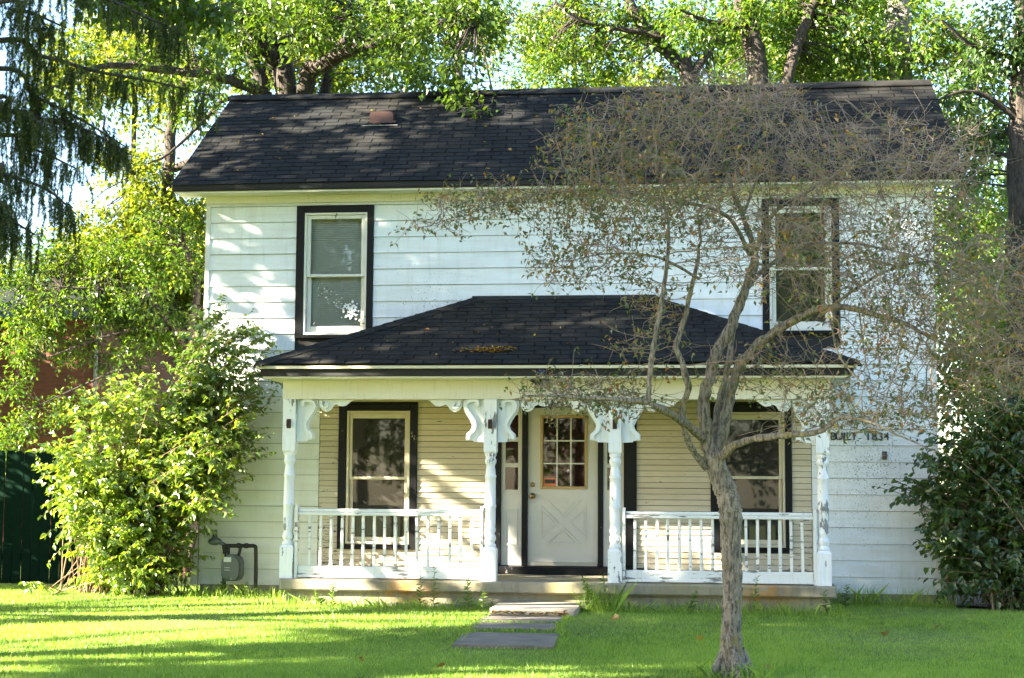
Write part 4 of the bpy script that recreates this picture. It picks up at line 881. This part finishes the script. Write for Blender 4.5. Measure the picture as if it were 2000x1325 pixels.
# ------------------------------------------------------------------ maple leaves hanging into the top of the picture
bough = world_tree('maple_bough', 'leafy maple bough hanging in at the top left', [lm([('w', (-11.5, -6.8, 7.5)), ('w', (-8.5, -5.5, 7.6)), (180, -60, -4), (280, 10, -3.6), (380, 30, -3.2), (470, 20, -3)], .05, .01)],
    [bl(300, 30, -3.5, .55, .4, .2, 12), bl(400, 25, -3.2, .4, .3, .16, 8), bl(230, 10, -3.8, .4, .3, .2, 7), bl(300, -60, -3.6, .8, .5, .2, 9)], BK_GREY, LF_MAPLE, g, (.07, .12), 34, .15, cat='bough', crownname='leaves', asp=.8, droop=1.1)
graft(bough, maple_a, 'bough')

# ------------------------------------------------------------------ shrubs
def shrub(name, label, base, spread, blobs, nstem, leafm, g, llen=(.05, .085), side=5, nl=8, bark=BK_STEM, arch=.6, cat='shrub', r0=.012, ymax=None):
    T = thing(name, tuple(base), label, cat); P0 = []; P1 = []; RA = []; RB = []; C_ = []; D_ = []
    wts = np.array([b_[-1] for b_ in blobs], float); wts /= wts.sum()
    for s in range(nstem):
        b_ = blobs[g.choice(len(blobs), p=wts)]
        u = unit(g.normal(size=3))*g.random()**.4; tip = at(b_[0]+u[0]*b_[2], b_[1]+u[1]*b_[3], b_[4]+u[2]*b_[5])
        o = np.array(base)+np.array([g.normal(0, spread), g.normal(0, spread*.5), 0])
        if ymax is not None: tip[1] = min(tip[1], ymax); o[1] = min(o[1], ymax)
        mid = o*.4+tip*.6; mid[2] = o[2]+(tip[2]-o[2])*(.6+arch*.45); mid[:2] = o[:2]*.62+tip[:2]*.38
        t_ = np.linspace(0, 1, 12)[:, None]; Q = (1-t_)**2*o+2*t_*(1-t_)*mid+t_**2*tip; Q += np.cumsum(g.normal(0, .008, Q.shape), 0)
        r = np.linspace(r0*g.uniform(.6, 1.3), .0025, 12); P0.append(Q[:-1]); P1.append(Q[1:]); RA.append(r[:-1]); RB.append(r[1:])
        for k in range(side+1):
            if k == 0: Z = Q[5:]; 
            else:
                j = g.integers(4, 11); d = unit(unit(Q[j]-Q[j-1])*.6+g.normal(0, .7, 3)+np.array([0, -.1, .15])); ln = g.uniform(.16, .42); tt = np.linspace(0, 1, 5)[:, None]
                Z = Q[j]+d*ln*tt+np.array([0, 0, -1])*ln*.28*tt**2; P0.append(Z[:-1]); P1.append(Z[1:]); RA.append(np.full(4, .003)); RB.append(np.full(4, .0022))
            n = nl if k else nl+4
            f_ = np.linspace(.15, 1, n)*(len(Z)-1.001); i0 = f_.astype(int); fr = (f_-i0)[:, None]; c = Z[i0]*(1-fr)+Z[np.minimum(i0+1, len(Z)-1)]*fr
            ax = unit(Z[-1]-Z[0]); sd = unit(np.cross(ax, [0, 0, 1.])+1e-6); sg = np.where(np.arange(n) % 2, 1, -1)[:, None]
            dd = unit(ax*.55+sd*sg*.9+np.array([0, 0, -.55])+g.normal(0, .3, (n, 3))); C_.append(c); D_.append(dd)
    V, Fc = segs_arr(np.concatenate(P0), np.concatenate(P1), np.concatenate(RA), np.concatenate(RB), 4); put('stems', raw('stems', V, Fc, bark, True), T)
    C, D = np.concatenate(C_), np.concatenate(D_)
    if ymax is not None: C[:, 1] = np.minimum(C[:, 1], ymax+.02)
    L = g.uniform(*llen, len(C)); L *= np.where(g.random(len(C)) < .25, 1.3, .95); fol('foliage', C, D, L, L*g.uniform(.5, .72, len(C)), leafm, T, g, True); return T
g = np.random.default_rng(41)
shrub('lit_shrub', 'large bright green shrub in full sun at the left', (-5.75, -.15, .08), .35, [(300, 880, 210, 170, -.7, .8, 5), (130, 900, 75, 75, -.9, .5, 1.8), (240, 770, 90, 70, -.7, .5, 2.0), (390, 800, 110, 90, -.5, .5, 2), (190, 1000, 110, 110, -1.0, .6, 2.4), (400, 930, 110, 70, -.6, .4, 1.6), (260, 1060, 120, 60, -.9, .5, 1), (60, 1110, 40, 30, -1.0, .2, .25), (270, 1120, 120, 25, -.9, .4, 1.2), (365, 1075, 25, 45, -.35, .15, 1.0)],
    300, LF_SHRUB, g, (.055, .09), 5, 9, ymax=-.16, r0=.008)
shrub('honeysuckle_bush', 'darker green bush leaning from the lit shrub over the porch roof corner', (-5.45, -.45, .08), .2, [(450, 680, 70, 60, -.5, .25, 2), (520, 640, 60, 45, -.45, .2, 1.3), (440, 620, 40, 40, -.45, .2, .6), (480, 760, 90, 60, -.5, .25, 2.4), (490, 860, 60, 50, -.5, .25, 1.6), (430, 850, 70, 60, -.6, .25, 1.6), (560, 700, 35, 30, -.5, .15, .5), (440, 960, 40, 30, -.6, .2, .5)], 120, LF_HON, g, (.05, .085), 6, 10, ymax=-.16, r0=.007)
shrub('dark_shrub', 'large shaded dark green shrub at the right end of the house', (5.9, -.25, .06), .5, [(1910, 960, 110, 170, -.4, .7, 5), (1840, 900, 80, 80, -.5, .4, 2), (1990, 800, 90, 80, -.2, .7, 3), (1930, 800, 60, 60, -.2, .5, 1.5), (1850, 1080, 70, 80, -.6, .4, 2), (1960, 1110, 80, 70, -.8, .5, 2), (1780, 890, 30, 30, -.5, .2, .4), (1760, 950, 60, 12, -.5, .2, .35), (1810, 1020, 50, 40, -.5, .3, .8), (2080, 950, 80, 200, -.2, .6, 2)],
    230, LF_DARK, g, (.06, .10), 5, 9, ymax=-.12)

# ------------------------------------------------------------------ crab apple in the foreground
g = np.random.default_rng(51)
TY = -6.8
limbs = [
 ([(1432, 1335, 0), (1430, 1290, 0), (1428, 1240, 0), (1431, 1150, 0), (1428, 1060, 0), (1426, 990, 0), (1408, 935, .02), (1388, 882, .03)], [.165, .112, .086, .082, .086, .098, .092, .082]),
 ([(1392, 890, .03), (1377, 835, .0), (1375, 785, -.02), (1386, 730, -.03), (1402, 680, -.02), (1425, 640, 0), (1438, 600, .05), (1452, 560, .1), (1468, 500, .2), (1448, 430, .25), (1415, 340, .2), (1385, 260, .15), (1376, 190, .1)], [.076, .068, .060, .060, .060, .056, .050, .045, .036, .026, .02, .014, .006]),
 ([(1380, 915, 0), (1352, 880, -.1), (1338, 845, -.2), (1333, 800, -.25), (1344, 765, -.3), (1336, 720, -.35), (1325, 680, -.35), (1345, 620, -.3), (1362, 550, -.3), (1375, 480, -.3), (1370, 420, -.3)], [.036, .034, .032, .032, .032, .030, .028, .026, .022, .016, .008]),
 ([(1378, 862, 0), (1330, 822, -.3), (1292, 797, -.5), (1262, 782, -.6), (1200, 775, -.7), (1120, 768, -.8), (1050, 765, -.9), (1000, 770, -.95)], [.046, .04, .036, .03, .022, .015, .01, .004]),
 ([(1266, 785, -.6), (1268, 740, -.6), (1278, 660, -.6), (1290, 580, -.55), (1300, 480, -.5), (1290, 400, -.45), (1270, 330, -.4)], [.028, .028, .026, .024, .018, .012, .005]),
 ([(1402, 880, .05), (1416, 830, .1), (1426, 770, .15), (1446, 716, .1), (1482, 680, 0), (1532, 645, -.1), (1585, 620, -.2), (1645, 612, -.3), (1705, 626, -.4), (1785, 655, -.5), (1860, 695, -.6), (1950, 745, -.7)], [.054, .05, .05, .05, .046, .042, .036, .032, .028, .022, .014, .006]),
 ([(1404, 900, 0), (1432, 872, -.2), (1472, 857, -.4), (1532, 851, -.6), (1592, 848, -.7), (1618, 832, -.75), (1642, 812, -.8), (1700, 822, -.9), (1765, 845, -1.0), (1850, 880, -1.1)], [.046, .042, .038, .034, .028, .022, .018, .014, .010, .004]),
 ([(1398, 870, .1), (1402, 800, .2), (1420, 725, .35), (1432, 640, .5), (1445, 580, .6), (1492, 525, .8), (1562, 485, .9), (1645, 480, 1.0), (1725, 490, 1.1), (1840, 520, 1.2)], [.036, .034, .032, .030, .028, .025, .02, .016, .01, .005]),
 ([(1455, 560, .1), (1485, 470, 0), (1515, 415, -.1), (1585, 370, -.2), (1655, 335, -.3), (1755, 320, -.4), (1860, 345, -.4)], [.03, .026, .022, .018, .014, .01, .004]),
 ([(1466, 500, .2), (1432, 435, 0), (1385, 405, -.2), (1320, 393, -.3), (1250, 378, -.4), (1165, 366, -.5), (1080, 368, -.55), (985, 392, -.6), (900, 420, -.6), (812, 442, -.6)], [.028, .024, .02, .018, .015, .012, .01, .007, .005, .002]),
 ([(1365, 545, -.3), (1300, 510, -.5), (1220, 500, -.6), (1130, 512, -.7), (1050, 528, -.75)], [.016, .013, .01, .006, .002]),
 ([(1415, 340, .2), (1340, 270, .3), (1260, 240, .4), (1170, 240, .4)], [.014, .010, .007, .003]),
 ([(1448, 430, .25), (1500, 300, .3), (1560, 230, .3), (1640, 190, .3)], [.018, .013, .008, .003]),
 ([(1600, 618, -.2), (1680, 560, -.4), (1770, 520, -.6), (1880, 520, -.7), (1980, 540, -.8)], [.02, .016, .012, .008, .003]),
 ([(1620, 615, -.3), (1640, 700, -.6), (1700, 760, -.7), (1780, 790, -.8)], [.012, .009, .006, .003]),
]
crab = thing('crabapple_tree', tuple(at(1432, 1322, TY)), 'gnarled crabapple tree with bare grey twigs standing on the lawn before the porch', 'tree')
nodes = []; par = []; rad0 = []; solid = []
for li, (pts, rr) in enumerate(limbs):
    Q = catmull([at(a, b, TY+c) for a, b, c in pts], 5); r = np.interp(np.linspace(0, 1, len(Q)), np.linspace(0, 1, len(rr)), rr)*(.76 if li else .92)
    if li > 0: Q = Q+np.cumsum(g.normal(0, .006, Q.shape), 0)*np.linspace(0, 1, len(Q))[:, None]+g.normal(0, .12, Q.shape)*r[:, None]; r = r*(1+g.normal(0, .07, len(r)))
    if li == 0:
        q2 = [];
        for i_ in range(len(Q)-1):
            for f_ in (0, .33, .66): q2.append(np.append(Q[i_]*(1-f_)+Q[i_+1]*f_, r[i_]*(1-f_)+r[i_+1]*f_))
        q2 = np.array(q2); Q, r = q2[:, :3], q2[:, 3]
        V, Fc = tube_arr(Q, r*(1+g.normal(0, .035, len(r))), 30, .045, g); put('trunk', raw('trunk', V, Fc, BK_CRAB, True), crab)
    else: solid.append((tube_arr(Q, r, 12 if rr[0] > .03 else 7, .06, g), rr[0]))
    n0 = len(nodes)
    if li > 0:
        for q_ in Q[len(Q)//4:]: nodes.append(q_)
base_ = at(1432, 1322, TY)
for a in (.5, 2.0, 3.4, 4.9):
    dr = np.array([math.cos(a), math.sin(a), 0]); Q = catmull([base_+np.array([0, 0, .2])+dr*.05, base_+np.array([0, 0, .07])+dr*.13, base_+np.array([0, 0, .0])+dr*.19, base_+np.array([0, 0, -.05])+dr*.27], 4)
    V, Fc = tube_arr(Q, np.linspace(.05, .02, len(Q)), 10, .08, g); put('root', raw('root', V, Fc, BK_CRAB, True), crab)
for (VF, r_) in solid:
    put('limb', raw('limb', VF[0], VF[1], BK_CRAB, True), crab)
# twigs by space colonisation towards points spread through the crown
ab = [(1450, 330, 300, 150, 620, 1.3), (1690, 370, 240, 170, 600, 1.3), (1800, 600, 200, 170, 720, 1.3), (1600, 480, 260, 120, 620, 1.3), (1230, 400, 240, 90, 520, 1.0), (1000, 390, 180, 38, 260, .6), (870, 430, 90, 26, 60, .3), (1150, 510, 130, 50, 170, .6), (1400, 205, 200, 75, 520, 1.1), (1210, 255, 130, 70, 160, .9), (1130, 765, 130, 40, 190, .5), (1720, 790, 190, 60, 300, .9), (1950, 620, 140, 190, 640, 1.3), (1250, 620, 70, 90, 40, .6), (1180, 290, 130, 70, 200, .9), (1850, 310, 110, 110, 170, 1.1), (2080, 600, 100, 180, 150, 1.2), (1500, 720, 120, 60, 60, .6)]
At = []
for cx, cy, rx_, ry_, n, dy in ab:
    n = int(n*1.65)
    u = unit(g.normal(size=(n, 3)))*(g.random(n)**.36)[:, None]
    At += [at(cx+a*rx_, cy+b*ry_, TY-.2+c_*dy) for a, b, c_ in u]
At = np.array(At); nodes = np.array(nodes); par = -np.ones(len(nodes), int); nb0 = len(nodes)
step, kill, inf = .085, .068, 1.1
best = np.full(len(At), 1e9); bi = np.zeros(len(At), int)
def upd(new, off):
    for s_ in range(0, len(new), 400):
        d = np.linalg.norm(At[:, None]-new[None, s_:s_+400], axis=2); j = d.argmin(1); m_ = d[np.arange(len(At)), j]
        k_ = m_ < best; best[k_] = m_[k_]; bi[k_] = off+s_+j[k_]
upd(nodes, 0)
for it in range(60):
    live = (best > kill) & (best < inf)
    if not live.any(): break
    dirs = {}
    idx = bi[live]; v = unit(At[live]-nodes[idx]); u_, inv = np.unique(idx, return_inverse=True); acc = np.zeros((len(u_), 3)); np.add.at(acc, inv, v)
    acc = unit(acc)+g.normal(0, .12, acc.shape)+np.array([0, 0, -.05]); new = nodes[u_]+unit(acc)*step
    off = len(nodes); nodes = np.vstack([nodes, new]); par = np.append(par, u_); best0 = best.copy(); upd(new, off)
    stuck = live & (best >= best0-1e-4) & (g.random(len(At)) < .25); best[stuck] = 0
    At_keep = best > kill
    At, best, bi = At[At_keep], best[At_keep], bi[At_keep]
    if len(At) == 0: break
n = len(nodes); cnt = np.zeros(n); 
w2 = np.zeros(n)
for i_ in range(n-1, nb0-1, -1):
    if w2[i_] == 0: w2[i_] = 1
    if par[i_] >= 0: w2[par[i_]] += w2[i_]
rad = .0019*w2**.46
ch = np.arange(nb0, n); r1 = rad[ch]; r0 = np.minimum(rad[par[ch]], rad[ch]*1.35)
V, Fc = segs_arr(nodes[par[ch]], nodes[ch], r0, r1, 4)
# short spurs on the twigs
ns = 12000; j = g.choice(ch, ns); d = unit(g.normal(0, 1, (ns, 3))*np.array([1, 1, .75])); ln = g.uniform(.04, .20, ns)[:, None]; S0 = nodes[j]; S1 = S0+d*ln*.55; S2 = S1+unit(d+g.normal(0, .22, d.shape))*ln*.55
Va, Fa = segs_arr(S0, S1, np.full(ns, .0024), np.full(ns, .0019)); Vb, Fb = segs_arr(S1, S2, np.full(ns, .0019), np.full(ns, .0012))
put('twigs', raw('twigs', *join([(V, Fc), (Va, Fa), (Vb, Fb)]), BK_TWIG), crab, kind='stuff')
# leaves: thicker to the left and low, few on the bare right-hand side
pxs = ((S2-CAM)@_rt)/((S2-CAM)@_fw)*F+1000; pys = 662-((S2-CAM)@_up)/((S2-CAM)@_fw)*F
pr = np.where(pxs < 1330, .85, .42)*np.where((pys < 300) & (pxs > 1150), .55, 1)*np.where((pxs > 1500) & (pys < 420), .5, 1)+.1*(pys > 720)
kl = g.random(ns) < pr; cl = .5+.5*np.sin(S2[:, 0]*7+np.sin(S2[:, 2]*5))*np.sin(S2[:, 2]*8+np.sin(S2[:, 1]*6)); kl &= g.random(ns) < .25+1.1*cl; B_ = S2[kl]; m_ = len(B_)*3; C = np.repeat(B_, 3, 0)+g.normal(0, .022, (m_, 3)); D = unit(g.normal(0, 1, (m_, 3))+np.array([0, 0, -.3])); L = g.uniform(.03, .056, m_)
fol('leaves', C, D, L, L*.55, LF_CRAB, crab, g)
nb_ = 260; q = S2[g.choice(ns, nb_)]; oct_ = np.array([[1,0,0],[-1,0,0],[0,1,0],[0,-1,0],[0,0,1],[0,0,-1]])*.008
V = (q[:, None]+oct_[None]+np.array([0, 0, -.01])).reshape(-1, 3); of = np.array([[0,2,4],[2,1,4],[1,3,4],[3,0,4],[2,0,5],[1,2,5],[3,1,5],[0,3,5]]); Fc = (np.arange(nb_)[:, None, None]*6+of[None]).reshape(-1, 3)
put('crabapples', raw('crabapples', V, Fc, m_flat('dull_red_fruit', (.14, .035, .025), .5), True), crab, kind='stuff')

# ------------------------------------------------------------------ grass and small plants
g = np.random.default_rng(61)
def inslab(x, y):
    m = (x > -.64) & (x < .30) & (y > -2.64) & (y < -1.6)
    for a, b, c, d, z_ in SLABS: m |= (x > a+.01) & (x < b-.01) & (y > c+.01) & (y < d-.01)
    m |= (x > -3.2) & (x < 3.08) & (y > -1.55) & (y < 0); m |= (x > XL) & (x < XR) & (y > -.02)
    return m
def scatter(n, Ya, Yb):
    y = Ya+(Yb-Ya)*g.random(n)**1.0; dpt = y-CAM[1]
    xl = CAM[0]-dpt*.50-.4; xr = CAM[0]+dpt*.235+.5; x = xl+(xr-xl)*g.random(n); k = ~inslab(x, y) & ~((x > 4.6) & (y > -.85)); return x[k], y[k]
x1, y1 = scatter(330000, -9.2, -4.5); x2, y2 = scatter(240000, -4.5, .9)
x_, y_ = np.concatenate([x1, x2]), np.concatenate([y1, y2]); n = len(x_)
patch = .5+.5*np.sin(x_*1.7+np.sin(y_*1.3)*1.2)*np.sin(y_*2.1+np.sin(x_*.9)*1.5); h = g.uniform(.018, .045, n)*(.75+.5*patch)*(1+(g.random(n) < .03)*.8)
bx = np.stack([x_, y_, gz(x_, y_)-.004], 1); a_ = g.uniform(0, 6.283, n); sd = np.stack([np.cos(a_), np.sin(a_), 0*a_], 1)*(g.uniform(.0022, .0038, n)[:, None]); ln = np.stack([g.normal(0, .42, n), g.normal(0, .42, n), np.ones(n)], 1)*h[:, None]
V = np.stack([bx-sd, bx+sd, bx+ln], 1).reshape(-1, 3); i = np.arange(n)[:, None]*3
p2_ = .5+.5*np.sin(x_*.8+1.3*np.sin(y_*.6+.5))*np.sin(y_*1.1+np.sin(x_*.5)); p3_ = np.sin(x_*7.3+np.sin(y_*5.1)*2)*np.sin(y_*6.7+np.sin(x_*4.3)*2)
rn = np.clip(g.random(n)*.62+patch*.16+p2_*.2+p3_*.1-.06+(g.random(n) < .03)*.5, 0, 1)
gr = put('grass', raw('grass', V, (i+np.array([[0,1,2]])), LF_GRASS, attr=np.repeat(rn, 3))); tag(gr, 'short mown green grass of the front lawn', 'grass', kind='stuff')
# tall grass along the porch and walls
def tuft(n, x0, x1, y0, y1, hh):
    x = g.uniform(x0, x1, n); y = g.uniform(y0, y1, n); h = g.uniform(*hh, n); b = np.stack([x, y, gz(x, y)], 1); a = g.uniform(0, 6.28, n); s_ = np.stack([np.cos(a), np.sin(a), 0*a], 1)*.0028
    lean = np.stack([g.normal(0, .35, n), g.normal(-.1, .3, n), np.ones(n)], 1); p1 = b+lean*h[:, None]*.5; p2 = b+lean*h[:, None]*np.array([1.6, 1.6, .95]); return b, s_, p1, p2
pcs = [tuft(1000, -3.5, -.7, -1.95, -1.6, (.04, .17)), tuft(1500, .3, 3.2, -2.0, -1.6, (.04, .17)), tuft(500, 3.1, 4.6, -.6, -.05, (.08, .3)), tuft(500, -4.7, -3.2, -.9, -.1, (.06, .2)), tuft(260, .25, .75, -2.1, -1.65, (.15, .42)), tuft(200, -.7, .3, -3.46, -3.35, (.03, .06)), tuft(260, -.75, .3, -4.2, -4.05, (.03, .07)), *[tuft(110, a-.05, b_+.05, yy-.03, yy+.03, (.02, .05)) for a, b_, c, d, z_ in SLABS for yy in (c,)], *[tuft(110, xx-.05, xx+.03, c, d, (.03, .07)) for a, b_, c, d, z_ in SLABS for xx in (a, b_+.02)], tuft(420, 1.55, 2.15, -7.05, -6.5, (.05, .17))]
for q in range(150):
    tx, ty = g.uniform(-7, 5.5), g.uniform(-8.8, -2.2)
    if not inslab(np.array(tx), np.array(ty)): pcs.append(tuft(g.integers(12, 40), tx-.09, tx+.09, ty-.07, ty+.07, (.025, .075)))
b, s_, p1, p2 = [np.concatenate(z) for z in zip(*pcs)]; V = np.stack([b-s_, b+s_, p1+s_*.8, p2, p1-s_*.8], 1).reshape(-1, 3); n = len(b); i = np.arange(n)[:, None]*5
tg = put('tall_grass', raw('tall_grass', V, i+np.array([[0,1,2,3,4]]), LF_GRASS, attr=np.repeat(g.random(n)*.8+.1, 5))); tag(tg, 'uncut grass tufts along the porch foundation', 'grass', kind='stuff')
def weed(x, y, h, lb, n=16, ll=.06, wide=.8):
    T = thing('weed', (x, y, float(gz(x, y))), lb, 'weed', 'weeds along the porch'); b = np.array([x, y, float(gz(x, y))]); t_ = np.linspace(0, 1, 6)[:, None]
    Q = b+t_*np.array([g.normal(0, .05), g.normal(0, .04), h])+np.cumsum(g.normal(0, .006, (6, 3)), 0); V, Fc = tube_arr(Q, np.linspace(.005, .002, 6), 5); put('stem', raw('stem', V, Fc, LF_WEED, attr=np.full(len(V), .5)), T)
    f_ = np.linspace(.12, 1, n)*4.99; i0 = f_.astype(int); c = Q[i0]*(1-(f_-i0)[:, None])+Q[np.minimum(i0+1, 5)]*(f_-i0)[:, None]; a = np.arange(n)*2.4
    D = unit(np.stack([np.cos(a)*wide, np.sin(a)*wide, g.uniform(.1, .7, n)], 1)); L = np.linspace(1.1, .5, n)*ll*g.uniform(.8, 1.2, n); fol('leaves', c, D, L, L*.38, LF_WEED, T, g, True)
for q in ((-1.55, -1.85, .42, 'tall leafy weed before the left railing under the rust stain'), (-1.38, -1.8, .5, 'tallest weed before the left railing'), (-.98, -1.9, .36, 'bushy weed just left of the step block'), (-.8, -2.0, .25, 'short weed touching the left side of the step'), (-2.55, -1.85, .24, 'small forked weed left of centre on the left foundation'), (-2.68, -1.8, .22, 'leftmost small weed on the left foundation'), (.42, -1.85, .36, 'dense weed clump right of the step block'), (.58, -1.78, .42, 'taller weed behind the clump right of the step'), (2.2, -1.9, .42, 'leafy weed just right of the tree trunk'), (3.0, -1.9, .26, 'fern like weed at the right porch corner'), (3.3, -1.0, .3, 'weed between porch corner and right wall'), (-4.0, -.55, .18, 'low broad weed under the gas meter'), (-4.35, -.5, .2, 'low broad weed left of the gas meter pipes'), (1.5, -1.85, .25, 'small weed below the right railing')):
    weed(*q, n=34 if 'dense' in q[3] or 'bushy' in q[3] else 22, ll=.1 if 'broad' in q[3] else .085)
# fallen leaves
fl = leaves_arr(np.zeros((1, 3)), np.array([[1., 0, 0]]), np.array([[0, .1, 1.]]), .085, .07, g, True, fold=.2, curl=.3)
FALLME = [raw('fallen_leaf', fl[0], fl[1], LF_FALL, attr=np.full(len(fl[0]), v)) for v in (.1, .5, .95)]
spots = [(1830, 1240, 'largest tan leaf fallen on the lawn at the far right'), (1727, 1247, 'tan leaf on the lawn left of the largest one at the far right'), (560, 1222, 'brown leaf on the sunlit left lawn'), (870, 1297, 'brown leaf on the lawn left of the largest path slab'), (1210, 1222, 'brown leaf on the lawn right of the path slabs'), (1364, 1252, 'brown leaf on the lawn just left of the crabapple trunk'), (700, 1283, 'pale leaf on the shaded lawn at lower left'), (1490, 1300, 'yellow leaf on the lawn just right of the crabapple trunk')]
for k, (a, b_, lb) in enumerate(spots):
    d = at(a, b_, 0)-CAM; p_ = CAM+d*(.05-CAM[2])/d[2]; o = put('fallen_leaf', FALLME[k % 3], None, (p_[0], p_[1], float(gz(p_[0], p_[1]))+.05), (g.normal(0, .3), g.normal(0, .3), g.uniform(0, 6)), (1.2, 1.2, 1.2)); tag(o, lb, 'leaf', 'fallen leaves on the lawn')
def litter(name, label, pts, size, parent=None):
    n = len(pts); D = unit(np.column_stack([g.normal(0, 1, (n, 2)), g.normal(0, .25, n)])); L = g.uniform(*size, n); N = unit(np.array([0, 0, 1.])+g.normal(0, .35, (n, 3))); V, Fc, rn = leaves_arr(np.array(pts), D, N, L, L*.7, g)
    tag(put(name, raw(name, V, Fc, LF_FALL, attr=rn)), label, 'leaves', kind='stuff')
n = 90; litter('leaf_litter', 'orange leaf litter at the foot of the step', np.column_stack([g.uniform(-.62, .22, n), -2.70+g.normal(0, .03, n), np.full(n, .115)+g.uniform(0, .02, n)]), (.03, .07))
def on_porch_roof(x, v): return np.stack([x, EY+v*math.cos(pang), EZ+v*math.sin(pang)+.028], -1)
def on_roof(x, v): return np.stack([x, YE+v*math.cos(ang), ZE+v*math.sin(ang)+.02], -1)
n = 170; litter('leaf_pile', 'heap of brown leaves lying on the porch roof', on_porch_roof(-.78+g.normal(0, .14, n), .30+np.abs(g.normal(0, .045, n)))+np.column_stack([np.zeros((n, 2)), g.uniform(0, .03, n)]), (.03, .06))
n = 46; litter('roof_leaves', 'scattered yellow leaves on the porch roof', on_porch_roof(g.uniform(-2.6, .9, n), g.uniform(.1, 1.5, n)), (.03, .07))
n = 40; litter('roof_leaves', 'scattered leaves and twigs on the main roof', on_roof(g.uniform(-4.8, 1, n), g.uniform(.1, 2.6, n)), (.03, .07))

# ------------------------------------------------------------------ trees across the road, behind the camera (seen only in the window panes)
g = np.random.default_rng(71)
for x_, y_, h_, lb in ((-14, -52, 17, 'wide tree across the road on the left'), (-4, -56, 19, 'tall tree across the road near the middle'), (6, -53, 17, 'round tree across the road'), (17, -56, 19, 'tall tree across the road on the right')):
    world_tree('street_tree', lb, [([np.array([x_, y_, 0]), np.array([x_, y_, 4]), np.array([x_, y_, h_])], .35, .1)], [((x_, y_, h_*.55), (6.5, 3, h_*.5), 330)], BK_DARK, LF_DARK, g, (.3, .5), 40, .7, group='trees across the road')
